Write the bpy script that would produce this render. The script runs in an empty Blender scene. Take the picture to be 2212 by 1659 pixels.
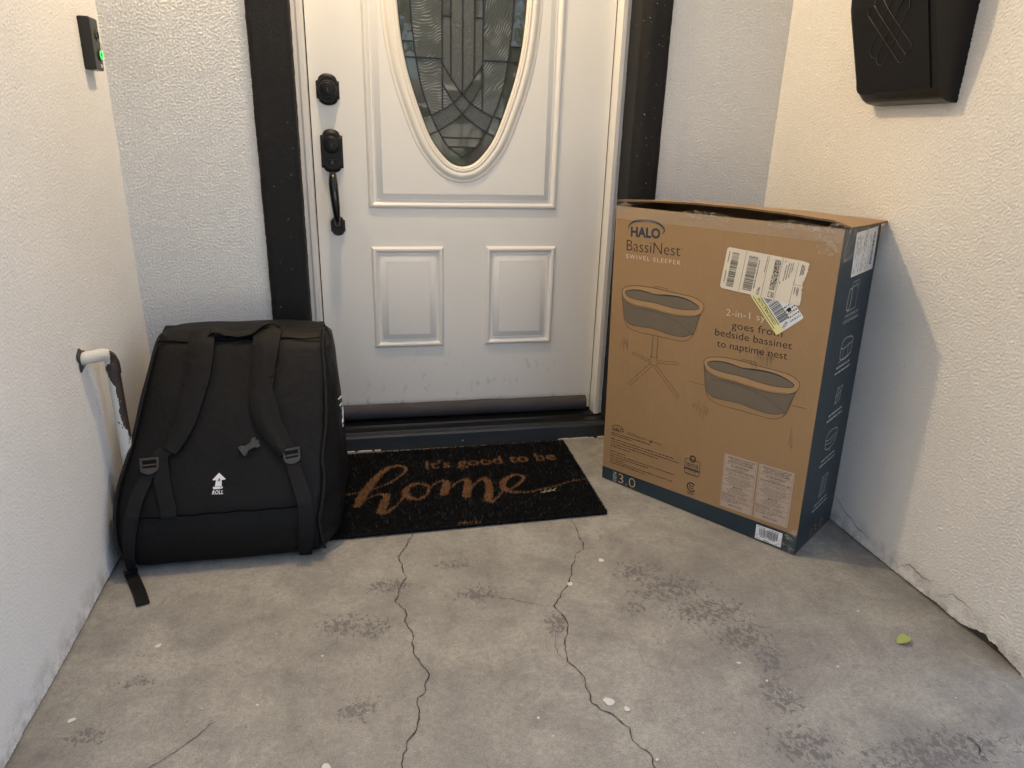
import bpy, bmesh, math, random
import numpy as np
from mathutils import Vector, Matrix, noise
random.seed(4); rng = np.random.default_rng(7)
S = bpy.context.scene
C = S.collection
R = math.radians

# ------------------------------------------------------------------ camera
yaw, pitch, roll = 0.2158, 0.3434, 0.0297
fw = Vector((math.sin(yaw)*math.cos(pitch), math.cos(yaw)*math.cos(pitch), -math.sin(pitch)))
rt = Vector((math.cos(yaw), -math.sin(yaw), 0)); up = rt.cross(fw)
r2 = rt*math.cos(roll)+up*math.sin(roll); u2 = -rt*math.sin(roll)+up*math.cos(roll)
cam = bpy.data.objects.new('camera', bpy.data.cameras.new('camera')); C.objects.link(cam)
cam.matrix_world = Matrix(((r2.x,u2.x,-fw.x,-.3253),(r2.y,u2.y,-fw.y,-2.2485),(r2.z,u2.z,-fw.z,.9957),(0,0,0,1)))
cam.data.sensor_width = 36; cam.data.lens = 36*1501.17/2212
cam.data.clip_start = .05; cam.data.clip_end = 500
S.camera = cam

# ------------------------------------------------------------------ sky, sun, exposure
SUN_EL, SUN_AZ = R(52), R(25)          # the sun stands behind the house, the porch lies in open shade
W = bpy.data.worlds.new('World'); S.world = W; W.use_nodes = True
nt = W.node_tree; bg = nt.nodes['Background']
sky = nt.nodes.new('ShaderNodeTexSky'); sky.sky_type = 'NISHITA'; sky.sun_disc = False
sky.sun_elevation = SUN_EL; sky.sun_rotation = SUN_AZ; sky.dust_density = 4.0; sky.air_density = 1.0; sky.ozone_density = .6
nt.links.new(sky.outputs[0], bg.inputs[0]); bg.inputs[1].default_value = .12
sd = Vector((math.sin(SUN_AZ)*math.cos(SUN_EL), math.cos(SUN_AZ)*math.cos(SUN_EL), math.sin(SUN_EL)))
sl = bpy.data.lights.new('sun', 'SUN'); sl.energy = 3.6; sl.angle = R(.5); sl.color = (1,.95,.87)
so = bpy.data.objects.new('sun', sl); C.objects.link(so); so.rotation_euler = sd.to_track_quat('Z','Y').to_euler(); so.location = sd*30
vs = S.view_settings; vs.view_transform = 'Standard'; vs.look = 'None'; vs.gamma = 1; vs.exposure = 2.06; vs.use_curve_mapping = False
S.cycles.max_bounces = 8; S.cycles.diffuse_bounces = 5; S.cycles.glossy_bounces = 4; S.cycles.transparent_max_bounces = 8
S.cycles.use_denoising = True
LAMP_W = 14.0

# ------------------------------------------------------------------ helpers
def obj(name, verts, faces, mat=None, parent=None, smooth=None, label=None, cat=None, group=None, kind=None):
    me = bpy.data.meshes.new(name); me.from_pydata([tuple(v) for v in verts], [], faces); me.validate()
    return mobj(name, me, mat, parent, smooth, label, cat, group, kind)
def mobj(name, me, mat=None, parent=None, smooth=None, label=None, cat=None, group=None, kind=None):
    if mat:
        for m in (mat if isinstance(mat, (list,tuple)) else [mat]): me.materials.append(m)
    if smooth is not None:
        me.shade_smooth()
        if smooth < 180: me.set_sharp_from_angle(angle=R(smooth))
    o = bpy.data.objects.new(name, me); C.objects.link(o)
    if parent: o.parent = parent
    tag(o, label, cat, group, kind); return o
def tag(o, label=None, cat=None, group=None, kind=None):
    if label: o['label'] = label
    if cat: o['category'] = cat
    if group: o['group'] = group
    if kind: o['kind'] = kind
    return o
def thing(name, label, cat, loc=(0,0,0), group=None):
    o = bpy.data.objects.new(name, None); C.objects.link(o); o.empty_display_size = .05
    o.location = (0,0,0)
    return tag(o, label, cat, group)
class MB:
    def __init__(s): s.v=[]; s.f=[]; s.m=[]
    def add(s, v, f, m=0):
        n=len(s.v); s.v += [tuple(a) for a in v]; s.f += [tuple(i+n for i in q) for q in f]; s.m += [m]*len(f); return s
    def box(s, a, b, m=0):
        (x0,y0,z0),(x1,y1,z1)=a,b
        return s.add([(x0,y0,z0),(x1,y0,z0),(x1,y1,z0),(x0,y1,z0),(x0,y0,z1),(x1,y0,z1),(x1,y1,z1),(x0,y1,z1)],
              [(0,3,2,1),(4,5,6,7),(0,1,5,4),(1,2,6,5),(2,3,7,6),(3,0,4,7)],m)
    def tube(s, path, rad, n=12, cap=True, m=0):
        path=[Vector(p) for p in path]; rads=rad if isinstance(rad,(list,tuple)) else [rad]*len(path)
        t0=(path[1]-path[0]).normalized(); ref=Vector((0,0,1)) if abs(t0.z)<.9 else Vector((1,0,0))
        nr=t0.cross(ref).normalized(); vs_=[]
        for i,p in enumerate(path):
            t=(path[min(i+1,len(path)-1)]-path[max(i-1,0)]).normalized()
            nr=(nr-t*nr.dot(t)).normalized(); bn=t.cross(nr)
            for k in range(n):
                a=2*math.pi*k/n; vs_.append(p+(nr*math.cos(a)+bn*math.sin(a))*rads[i])
        f=[]
        for i in range(len(path)-1):
            for k in range(n): f.append((i*n+k,i*n+(k+1)%n,(i+1)*n+(k+1)%n,(i+1)*n+k))
        if cap: f += [tuple(range(n-1,-1,-1)), tuple(range((len(path)-1)*n,len(path)*n))]
        return s.add(vs_,f,m)
    def build(s, name, mat, parent=None, smooth=None, **k):
        o=obj(name,s.v,s.f,mat,parent,smooth,**k)
        if any(s.m) and len(o.data.polygons)==len(s.m): o.data.polygons.foreach_set('material_index', s.m)
        return o
def bevel(o, w=.003, seg=2):
    bm=bmesh.new(); bm.from_mesh(o.data); bmesh.ops.bevel(bm,geom=[e for e in bm.edges if len(e.link_faces)==2 and e.calc_face_angle(0)>R(30)],offset=w,segments=seg,affect='EDGES',profile=.5)
    bm.to_mesh(o.data); bm.free(); return o
def cat_rom(pts, k=6, closed=False):
    P=[np.array(p,float) for p in pts]; n=len(P); out=[]
    for i in range(n if closed else n-1):
        if closed: a,b,c,d=P[(i-1)%n],P[i],P[(i+1)%n],P[(i+2)%n]
        else: a,b,c,d=P[max(i-1,0)],P[i],P[i+1],P[min(i+2,n-1)]
        for j in range(k):
            t=j/k; out.append(.5*((2*b)+(-a+c)*t+(2*a-5*b+4*c-d)*t*t+(-a+3*b-3*c+d)*t**3))
    if not closed: out.append(P[-1])
    return out
def lerp(x, xs, ys): return float(np.interp(x, xs, ys))

# ------------------------------------------------------------------ materials
class NT:
    def __init__(s, name):
        s.mat=bpy.data.materials.new(name); s.mat.use_nodes=True; s.t=s.mat.node_tree; s.b=s.t.nodes['Principled BSDF']
        s.co=s.t.nodes.new('ShaderNodeTexCoord').outputs['Object']
    def n(s, typ, **k):
        nd=s.t.nodes.new('ShaderNode'+typ)
        for a,v in k.items(): setattr(nd,a,v)
        return nd
    def l(s, a, b): s.t.links.new(a,b)
    def noise(s, scale, detail=4, rough=.55, dist=0, vec=None, lac=2.0):
        nd=s.n('TexNoise'); nd.inputs['Scale'].default_value=scale; nd.inputs['Detail'].default_value=detail
        nd.inputs['Roughness'].default_value=rough; nd.inputs['Distortion'].default_value=dist
        s.l(vec or s.co, nd.inputs['Vector']); return nd.outputs['Fac']
    def scale(s, v, vec=None):
        nd=s.n('VectorMath',operation='MULTIPLY'); s.l(vec or s.co,nd.inputs[0]); nd.inputs[1].default_value=v; return nd.outputs[0]
    def ramp(s, fac, stops, interp='LINEAR'):
        nd=s.n('ValToRGB'); cr=nd.color_ramp; cr.interpolation=interp
        while len(cr.elements)<len(stops): cr.elements.new(.5)
        for e,(p,c) in zip(cr.elements,stops):
            e.position=p; e.color=(c,c,c,1) if isinstance(c,(int,float)) else (*c,1)
        s.l(fac,nd.inputs[0]); return nd.outputs[0]
    def mix(s, fac, a, b, blend='MIX'):
        nd=s.n('Mix',data_type='RGBA',blend_type=blend)
        for i,v in ((0,fac),(6,a),(7,b)):
            if hasattr(v,'links') or hasattr(v,'is_linked'): s.l(v,nd.inputs[i])
            else: nd.inputs[i].default_value = v if i==0 else (*v,1) if len(v)==3 else v
        return nd.outputs[2]
    def math(s, op, a, b=0.0, clamp=False):
        nd=s.n('Math',operation=op,use_clamp=clamp)
        for i,v in ((0,a),(1,b)):
            if hasattr(v,'is_linked'): s.l(v,nd.inputs[i])
            else: nd.inputs[i].default_value=v
        return nd.outputs[0]
    def bump(s, h, strength=.5, dist=.01, normal=None):
        nd=s.n('Bump'); nd.inputs['Strength'].default_value=strength; nd.inputs['Distance'].default_value=dist
        s.l(h,nd.inputs['Height'])
        if normal: s.l(normal,nd.inputs['Normal'])
        return nd.outputs[0]
    def set(s, color=None, rough=None, normal=None, **k):
        for key,v in (('Base Color',color),('Roughness',rough),('Normal',normal)):
            if v is None: continue
            if hasattr(v,'is_linked'): s.l(v,s.b.inputs[key])
            else: s.b.inputs[key].default_value = (*v,1) if key=='Base Color' else v
        for key,v in k.items(): s.b.inputs[key.replace('_',' ')].default_value=v
        return s.mat
def plain(name, col, rough=.6, var=.12, sc=30, bump=0, bsc=200, **k):
    m=NT(name); f=m.noise(sc,4); c=m.mix(f,[x*(1-var) for x in col],[min(1,x*(1+var)) for x in col])
    nm=m.bump(m.noise(bsc,3),bump,.002) if bump else None
    return m.set(c,rough,nm,**k)
M={}
def stucco(name, a, b, bs=1.0, sc=215, specks=False, rough=.85, dirt=True, k1=.25):
    m=NT(name)
    n1=m.noise(sc,2.5,.55,.6); n2=m.noise(sc*2.7,2,.5); n3=m.noise(2.2,5,.6)
    h=m.math('ADD',m.math('MULTIPLY',n1,k1),m.math('MULTIPLY',n2,.35))
    c=m.mix(m.ramp(n3,[(.3,0),(.7,1)]),a,b)
    if dirt:
        sp=m.n('SeparateXYZ'); m.l(m.co,sp.inputs[0])
        low=m.math('SUBTRACT',1,m.math('MULTIPLY',sp.outputs[2],14),True)   # splash stains just above the slab
        c=m.mix(m.math('MULTIPLY',m.math('MULTIPLY',low,m.ramp(m.noise(28,5,.7),[(.4,0),(.62,1)])),.7),c,(.26,.24,.21))
        c=m.mix(m.ramp(m.noise(55,5,.75),[(.69,0),(.74,.35)]),c,(.35,.32,.27))
    if specks: c=m.mix(m.ramp(m.noise(210,2,.5),[(.745,0),(.76,1)]),c,(.75,.75,.75))
    return m.set(c,rough,m.bump(h,bs,.0032))
M['stucco']=stucco('stucco_white',(.74,.728,.70),(.79,.778,.75))
M['stucco_smooth']=stucco('stucco_white_fine',(.74,.74,.735),(.78,.78,.775),.75,270)
M['stucco_upper']=stucco('stucco_white_upper',(.74,.728,.70),(.79,.778,.75),k1=1.0)
M['stucco_black']=stucco('stucco_black',(.0062,.0066,.0078),(.0088,.0093,.0108),.7,240,True,.7,False,1.0)
M['stucco_black'].node_tree.nodes['Principled BSDF'].inputs['Specular IOR Level'].default_value=.3
M['dirt']=plain('dirt',(.06,.052,.045),.95,.5,60)
# concrete slab
def concrete():
    m=NT('concrete')
    big=m.noise(1.7,6,.62,.4); mid=m.noise(7,6,.65,.3); fine=m.noise(90,5,.7)
    c=m.mix(m.ramp(big,[(.3,0),(.7,1)]),(.325,.316,.276),(.46,.445,.392))
    c=m.mix(m.ramp(mid,[(.40,0),(.68,.9)]),c,(.225,.214,.198))
    c=m.mix(m.ramp(m.noise(22,6,.7,.5),[(.52,0),(.70,.55)]),c,(.20,.19,.175))
    c=m.mix(m.ramp(m.noise(3.3,5,.6,.8),[(.55,0),(.72,.45)]),c,(.43,.41,.375))
    c=m.mix(m.ramp(fine,[(.35,.35),(.6,0)]),c,(.15,.14,.13))
    g2=m.noise(330,3,.7); c=m.mix(m.ramp(g2,[(.36,.38),(.5,0)]),c,(.13,.122,.112)); c=m.mix(m.ramp(g2,[(.55,0),(.70,.4)]),c,(.50,.48,.43))
    c=m.mix(m.ramp(m.noise(46,6,.72,.7,m.scale((1,.6,1))),[(.60,0),(.66,.42)]),c,(.16,.15,.14))
    # worn patches where the cream has scaled off, at the spots the slab has them
    spots=[(.30,-.90,.09,.06),(.35,-.98,.12,.07),(.40,-1.07,.12,.07),(.44,-1.16,.09,.07),(.45,-1.24,.05,.05),(-.40,-.98,.08,.05),(-.34,-1.0,.06,.05),(-.37,-1.22,.05,.04),
           (-.30,-.86,.08,.04),(-.14,-.80,.06,.03),(-.10,-.92,.07,.04),(.42,-1.33,.05,.07),(.40,-1.44,.08,.06),(.62,-1.5,.2,.06),(.24,-1.03,.04,.03),(-.78,-1.08,.05,.025),(-.83,-1.2,.05,.03),(.05,-1.05,.04,.05)]
    tot=None
    for x,y,a,b in spots:
        mp=m.n('Mapping'); mp.vector_type='POINT'; mp.inputs['Location'].default_value=(-x/a,-y/b,0); mp.inputs['Scale'].default_value=(1/a,1/b,0); m.l(m.co,mp.inputs[0])
        ln=m.n('VectorMath',operation='LENGTH'); m.l(mp.outputs[0],ln.inputs[0])
        v=m.math('SUBTRACT',1.18,m.math('MULTIPLY',ln.outputs['Value'],.55),True)
        tot=v if tot is None else m.math('MAXIMUM',tot,v)
    vw=m.scale((1,.75,1)); flakes=m.noise(95,6,.76,.6,vw)
    thr=m.math('SUBTRACT',.80,m.math('MULTIPLY',tot,.335))
    fl=m.math('MULTIPLY',m.math('SUBTRACT',flakes,thr),22,True)
    c=m.mix(m.math('MULTIPLY',fl,.85),c,(.125,.118,.115))
    soft=m.math('MULTIPLY',m.math('MULTIPLY',tot,m.noise(14,4)),.36)
    c=m.mix(soft,c,(.20,.185,.175))
    pits=m.ramp(m.noise(130,3,.6),[(.70,0),(.73,1)]); c=m.mix(m.math('MULTIPLY',pits,.7),c,(.07,.06,.055))
    wh=m.ramp(m.noise(75,2,.5,0,m.scale((1,1,1.7))),[(.775,0),(.785,1)]); c=m.mix(wh,c,(.62,.60,.55))
    # mottled darkening of the slab towards the side walls
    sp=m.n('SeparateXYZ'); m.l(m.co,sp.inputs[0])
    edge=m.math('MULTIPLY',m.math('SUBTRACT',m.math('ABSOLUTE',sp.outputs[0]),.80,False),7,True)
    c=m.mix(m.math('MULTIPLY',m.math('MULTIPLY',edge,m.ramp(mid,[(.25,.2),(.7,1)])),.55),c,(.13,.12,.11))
    h=m.math('ADD',m.math('MULTIPLY',fine,.5),m.math('SUBTRACT',mid,m.math('MULTIPLY',fl,.5)))
    return m.set(c,m.ramp(mid,[(.3,.5),(.7,.72)]),m.bump(h,.28,.006))
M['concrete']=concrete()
M['crack']=plain('crack_dark',(.06,.054,.048),.95,.4,80)
M['paint_spot']=plain('paint_spot',(.66,.65,.60),.7,.12,40)
def door_paint():
    m=NT('door_paint'); c=m.mix(m.noise(2.5,4),(.735,.725,.695),(.775,.765,.735))
    sp=m.n('SeparateXYZ'); m.l(m.co,sp.inputs[0])
    low=m.math('MULTIPLY',m.math('SUBTRACT',.34,sp.outputs[2]),6,True)
    sc=m.ramp(m.noise(26,6,.72,0,m.scale((1,1,.55))),[(.58,0),(.66,1)])
    c=m.mix(m.math('MULTIPLY',m.math('MULTIPLY',low,sc),.55),c,(.22,.21,.19))
    c=m.mix(m.math('MULTIPLY',low,.12),c,(.5,.49,.46))
    c=m.mix(m.ramp(m.noise(40,4,.7),[(.73,0),(.76,.5)]),c,(.42,.40,.36))
    return m.set(c,.38,m.bump(m.noise(500,2),.03,.001))
M['door']=door_paint()
M['oval']=plain('oval_frame_paint',(.77,.735,.665),.36,.03,12)
M['jamb']=plain('jamb_paint',(.76,.755,.74),.4,.04,6,.08,300)
M['black_iron']=plain('black_hardware',(.007,.007,.0072),.42,.25,60,.25,400,Specular_IOR_Level=.28)
M['gloss_black']=plain('black_gloss',(.009,.009,.009),.14,.2,30)
def grime(name,a,rough,sp_=.76):
    m=NT(name); c=m.mix(m.noise(18,5,.65,0,m.scale((.25,1,1))),[x*.7 for x in a],[x*1.5 for x in a])
    c=m.mix(m.ramp(m.noise(70,3,.6),[(sp_,0),(sp_+.02,.8)]),c,(.45,.45,.44))
    return m.set(c,rough,m.bump(m.noise(60,4),.2,.002))
M['sill']=grime('sill_black',(.011,.011,.012),.34)
M['sill_front']=grime('sill_front_paint',(.022,.027,.034),.5,.74)
M['sweep']=grime('sweep_cloth',(.043,.040,.045),.8,.8)
M['grout']=plain('grout',(.52,.50,.46),.95,.2,90,.6,200)
# cardboard
def card(name,a,b,marks=True):
    m=NT(name); v=m.scale((1,1,.06)); g=m.noise(240,3,.6,0,m.scale((1,1,.08)))
    c=m.mix(m.noise(3.5,5),a,b); c=m.mix(m.math('MULTIPLY',g,.28),c,[x*.72 for x in a])
    if marks: c=m.mix(m.ramp(m.noise(9,6,.7),[(.66,0),(.74,.22)]),c,(.17,.12,.075))
    return m.set(c,.58,m.bump(m.math('ADD',g,m.noise(6,4)),.22,.004))
M['card']=card('kraft_card',(.325,.200,.094),(.37,.230,.110))
M['card_in']=card('kraft_card_inner',(.36,.22,.11),(.40,.25,.125),False)
M['card_lid']=card('kraft_card_lid',(.37,.235,.115),(.41,.265,.135))
M['card_edge']=plain('kraft_edge',(.16,.10,.055),.9,.4,300)
M['blue']=plain('box_blue_print',(.0135,.032,.048),.36,.16,9,.12,60)
M['ink']=plain('ink_brown',(.035,.026,.022),.6,.1)
M['ink_blue']=plain('ink_blue',(.022,.040,.062),.55,.1)
M['ink_white']=plain('ink_white',(.66,.60,.50),.6,.05)
M['ink_side']=plain('ink_pale',(.62,.62,.60),.6,.08)
M['ink_tan']=plain('ink_tan',(.47,.35,.22),.6,.06)
M['ink_grey']=plain('ink_mesh_grey',(.155,.125,.088),.6,.1,120)
M['ink_rim']=plain('ink_light_kraft',(.39,.245,.118),.6,.05)
M['label']=plain('label_paper',(.72,.65,.53),.5,.05,14,.1,60)
M['label_white']=plain('label_white',(.74,.75,.76),.42,.04,14)
M['label_yellow']=plain('label_yellow',(.74,.71,.33),.45,.06,14)
M['tag_paper']=plain('tag_paper',(.46,.36,.28),.6,.05,14)
M['tag_edge']=plain('tag_border',(.55,.44,.34),.6,.05,14)
M['rub']=NT('rubbed_dirt').set((.05,.045,.045),.8,Alpha=.28)
M['black_ink']=plain('ink_black',(.016,.015,.015),.5,.1)
def tape():
    m=NT('clear_tape'); m.set((.75,.70,.6),.12,m.bump(m.noise(60,4,.6,1),.6,.004),Alpha=.16); return m.mat
M['tape']=tape()
def tape2():
    m=NT('crumpled_tape'); a=m.ramp(m.noise(30,4,.6,2.5),[(.48,.05),(.66,.38)]); m.l(a,m.b.inputs['Alpha'])
    return m.set((.72,.66,.56),.15,m.bump(m.noise(80,4,.6,1),1,.004))
M['tape_crumple']=tape2()
# bag
def cloth(name,col,rough=.75,sc=900,fold=.5,sheen=.15):
    m=NT(name); w1=m.noise(sc,2); f=m.noise(9,4,.6,.6)
    c=m.mix(f,[x*.75 for x in col],[x*1.3 for x in col])
    h=m.math('ADD',m.math('MULTIPLY',f,1.0),m.math('MULTIPLY',w1,.035))
    return m.set(c,rough,m.bump(h,fold,.012),Specular_IOR_Level=.22)
M['nylon']=cloth('bag_nylon',(.0048,.0047,.0050),.6)
M['nylon_side']=cloth('bag_nylon_side',(.0042,.0041,.0045),.55,fold=.9)
M['pad']=cloth('strap_padding',(.0060,.0059,.0062),.66)
M['web']=plain('strap_webbing',(.0052,.0052,.0060),.6,.2,40,.5,700,Specular_IOR_Level=.25)
M['seam']=plain('seam_thread',(.0028,.0028,.003),.9,.1,Specular_IOR_Level=.05)
M['buckle']=plain('buckle_plastic',(.04,.037,.035),.32,.15,30)
M['zip']=plain('zipper_coil',(.022,.022,.025),.3,.2,100)
M['print_white']=plain('print_white',(.78,.78,.78),.5,.02)
# mat
M['coir_black']=plain('coir_black',(.0075,.0073,.0076),.9,.5,120,Specular_IOR_Level=.2)
M['coir_tan']=plain('coir_tan',(.36,.165,.058),.9,.35,160)
M['coir_pale']=plain('coir_dusty',(.12,.115,.10),.9,.3,120)
# pipe
def pipe_m():
    m=NT('peeling_pipe'); n=m.ramp(m.noise(26,4,.6,.3,m.scale((1,1,.5))),[(.25,0),(.75,1)])
    sp=m.n('SeparateXYZ'); m.l(m.co,sp.inputs[0])
    side=m.math('ADD',m.math('MULTIPLY',m.math('ADD',sp.outputs[0],.893),26),m.math('MULTIPLY',m.math('SUBTRACT',m.math('MINIMUM',sp.outputs[2],.425),.40),2.0))
    fac=m.math('ADD',n,side)
    fl=m.ramp(fac,[(.475,0),(.495,1)])
    c=m.mix(fl,(.60,.595,.555),(.038,.028,.023)); c=m.mix(m.math('MULTIPLY',m.ramp(m.noise(24,3),[(.5,0),(.7,1)]),m.math('MULTIPLY',fl,.6)),c,(.085,.032,.018))
    return m.set(c,.5,m.bump(m.math('SUBTRACT',m.noise(80,3),fl),.5,.003))
M['pipe']=pipe_m()
M['mailbox']=plain('mailbox_black',(.0058,.0052,.0050),.33,.15,20,.12,260,Specular_IOR_Level=.3)
M['ornament']=plain('mailbox_ornament',(.010,.009,.0085),.16,.1,20,Specular_IOR_Level=.8)
M['plastic_black']=plain('bell_black',(.010,.010,.010),.3,.1,20)
M['lens']=plain('bell_lens',(.02,.02,.024),.08,.1)
M['tan_tape']=plain('tan_tape',(.36,.29,.18),.6,.1)
m=NT('led_green'); m.b.inputs['Emission Color'].default_value=(.06,1,.16,1); m.b.inputs['Emission Strength'].default_value=.30; M['led']=m.set((.05,.5,.1),.4)
m=NT('lamp_glass'); m.b.inputs['Emission Color'].default_value=(1,.72,.4,1); m.b.inputs['Emission Strength'].default_value=4; M['lampglass']=m.set((.9,.8,.6),.4)
M['leaf']=plain('leaf_lime',(.38,.43,.12),.5,.2,80)
M['sprig']=plain('sprig_dry',(.32,.31,.22),.7,.2,80)
# glass
def glass(name,col,bs,sc,rough=.03,kind=0):
    m=NT(name)
    if kind==0: nm=m.bump(m.noise(sc,2),bs,.004)
    elif kind==1:      # swirled ice glass
        mp=m.n('Mapping'); mp.inputs['Location'].default_value=(.155,0,-1.43); m.l(m.co,mp.inputs[0])
        w=m.n('TexWave',wave_type='RINGS',rings_direction='SPHERICAL'); w.inputs['Scale'].default_value=40; w.inputs['Distortion'].default_value=16; w.inputs['Detail'].default_value=2.0; w.inputs['Detail Scale'].default_value=.32
        m.l(mp.outputs[0],w.inputs['Vector']); lines=m.ramp(w.outputs['Fac'],[(.80,0),(.97,1)])
        gate=m.ramp(m.noise(19,2),[(.46,0),(.60,1)]); lw=m.math('MULTIPLY',lines,gate)
        nm=m.bump(w.outputs['Fac'],bs,.004); c=m.mix(m.math('MULTIPLY',lw,.75),col,(.34,.36,.34)); return m.set(c,rough,nm,Specular_IOR_Level=.6)
    else:
        n=m.noise(sc,3,.7); nm=m.bump(n,bs,.004); c=m.mix(m.ramp(n,[(.58,0),(.70,.5)]),col,(.26,.28,.26)); return m.set(c,.1,nm,Specular_IOR_Level=.6)
    c=m.mix(m.noise(8,3),[x*.8 for x in col],[x*1.25 for x in col])
    return m.set(c,rough,nm,Specular_IOR_Level=.75)
M['glass_clear']=glass('glass_clear',(.060,.066,.060),.02,12)
M['glass_bevel']=glass('glass_bevel',(.050,.058,.053),.06,16,.02)
M['glass_swirl']=glass('glass_swirl',(.060,.066,.059),.13,20,.05,1)
M['glass_seedy']=glass('glass_seedy',(.066,.072,.066),.6,210,.08,2)
M['came']=plain('lead_came',(.014,.015,.014),.45,.3,90)
# outside
M['grass']=plain('lawn',(.060,.085,.032),.9,.35,6,.6,90)
M['drive']=plain('drive_concrete',(.42,.39,.34),.9,.12,3,.2,120)
M['asphalt']=plain('asphalt',(.06,.06,.058),.9,.25,20,.3,200)
M['bark']=plain('bark',(.07,.05,.035),.9,.3,20,.6,60)
M['leaves']=plain('foliage',(.055,.085,.030),.6,.4,5)
M['roof']=plain('roof_shingle',(.11,.095,.085),.9,.3,15,.5,60)
M['ceiling']=plain('soffit_paint',(.62,.60,.56),.7,.05,6)
M['house_far']=plain('far_house_wall',(.45,.42,.38),.85,.1,4)
M['glass_far']=plain('far_window',(.03,.035,.04),.1,.2,3)
M['white_trim']=plain('white_trim',(.72,.71,.69),.55,.05,5)

# ------------------------------------------------------------------ setting: slab, ground, street
XL, XR, YB, YF = -.935, .935, -.177, -1.37
def grid(x0,x1,nx,y0,y1,ny,fn):
    v=[fn(x0+(x1-x0)*i/nx, y0+(y1-y0)*j/ny) for j in range(ny+1) for i in range(nx+1)]
    f=[(j*(nx+1)+i,j*(nx+1)+i+1,(j+1)*(nx+1)+i+1,(j+1)*(nx+1)+i) for j in range(ny) for i in range(nx)]
    return v,f
v,f=grid(-3,3,40,-3.4,.05,30,lambda x,y:(x,y,0 if abs(x)>1.2 else noise.noise(Vector((x*2,y*2,3)))*.0008-.0006))
nv=len(v)
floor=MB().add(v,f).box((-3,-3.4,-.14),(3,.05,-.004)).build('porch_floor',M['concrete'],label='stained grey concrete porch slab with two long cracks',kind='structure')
v,f=grid(-80,80,2,-120,60,2,lambda x,y:(x,y,-.13))
obj('ground',v,f,M['grass'],kind='structure',label='lawn around the porch slab')
MB().box((-.9,-10,-.2),(6.5,-3.4,-.05)).build('bounce_drive',M['drive'],kind='structure',label='unseen pale concrete drive added before the porch to bounce warm sunlight')  # unseen pale slab, added to bounce warm sunlight into the porch
MB().box((-80,-18,-.2),(80,-10,-.126)).build('road',M['asphalt'],kind='structure',label='grey asphalt street beyond the lawn')
# cracks: jagged tapering grooves lying on the slab
def jag(pts, amp=.004, k=7, seed=0):
    rr=random.Random(seed); out=[]
    for a,b in zip(pts[:-1],pts[1:]):
        d=math.dist(a,b); nn=max(2,int(d/.008))
        px,py=-(b[1]-a[1])/d,(b[0]-a[0])/d; w=0
        for i in range(nn):
            t=i/nn; w=w*.6+rr.uniform(-1,1)*amp*.6; e=w*math.sin(math.pi*t)*1.6
            out.append((a[0]+(b[0]-a[0])*t+px*e,a[1]+(b[1]-a[1])*t+py*e))
    return out+[pts[-1]]
def crack(pts,w,seed,parent,z=.0012):
    P=jag(pts,seed=seed); rr=random.Random(seed+9); v=[];f=[]; n=len(P)
    for i,p in enumerate(P):
        a=P[max(i-1,0)];b=P[min(i+1,n-1)];d=math.dist(a,b) or 1
        nx,ny=-(b[1]-a[1])/d,(b[0]-a[0])/d; hw=w*.5*rr.uniform(.35,1.35)*min(1,.25+min(i,n-1-i)/10)
        v+=[(p[0]+nx*hw,p[1]+ny*hw,z),(p[0]-nx*hw,p[1]-ny*hw,z)]
        if i: f.append((2*i-2,2*i-1,2*i+1,2*i))
    return obj('crack',v,f,M['crack'],parent)
crack([(-.242,-.599),(-.228,-.643),(-.252,-.705),(-.271,-.741),(-.257,-.833),(-.279,-.888),(-.289,-.923),(-.268,-.952),(-.272,-.991),(-.257,-1.042),(-.259,-1.098),(-.234,-1.158),(-.244,-1.196),(-.261,-1.213),(-.267,-1.281),(-.286,-1.308),(-.299,-1.354),(-.30,-1.45),(-.31,-1.7)],.0025,1,floor)
crack([(.206,-.623),(.207,-.685),(.196,-.79),(.166,-.811),(.136,-.885),(.091,-.95),(.061,-.995),(.076,-1.055),(.056,-1.104),(.042,-1.171),(.063,-1.214),(.057,-1.284),(.067,-1.3),(.088,-1.318),(.107,-1.351),(.101,-1.378),(.122,-1.412),(.118,-1.438),(.12,-1.6)],.0024,2,floor)
crack([(.045,-1.075),(.034,-1.11),(.03,-1.15),(.042,-1.171)],.0016,3,floor)
crack([(-.10,-.93),(-.02,-.96),(.03,-.985),(.06,-.995)],.0013,5,floor)
crack([(-.60,-1.19),(-.66,-1.25),(-.72,-1.30),(-.80,-1.38)],.0013,6,floor)
crack([(.95,-1.36),(.93,-1.42),(.90,-1.50),(.86,-1.58),(.80,-1.7)],.003,8,floor)
crack([(.70,-1.48),(.705,-1.50),(.69,-1.515),(.695,-1.53)],.005,11,floor)
rr=random.Random(5)
def spot(x,y,r,z=.0014,name='paint_spot',mat='paint_spot'):
    n=14; ph=rr.uniform(0,6); v=[(x,y,z+.0005)]
    for k in range(n):
        a=2*math.pi*k/n; q=r*(1+.16*math.sin(2*a+ph)+.1*math.sin(3*a+ph*2)); v.append((x+q*math.cos(a),y+q*.85*math.sin(a),z))
    obj(name,v,[(0,k+1,(k+1)%n+1) for k in range(n)],M[mat],floor)
for x,y,r in [(.09,-1.286,.0105),(.117,-1.309,.006),(.225,-.842,.008),(.12,-.923,.0075),(-.422,-1.340,.009),(-.766,-.983,.006),(-.865,-1.159,.006),(.385,-1.235,.004),(.415,-1.29,.003),(.74,-1.13,.003),(-.05,-1.30,.003),(.128,-1.424,.003),(-.55,-1.18,.0025),(.28,-.93,.0025),(.58,-1.28,.0025),(-.44,-1.07,.0025)]: spot(x,y,r)

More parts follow.
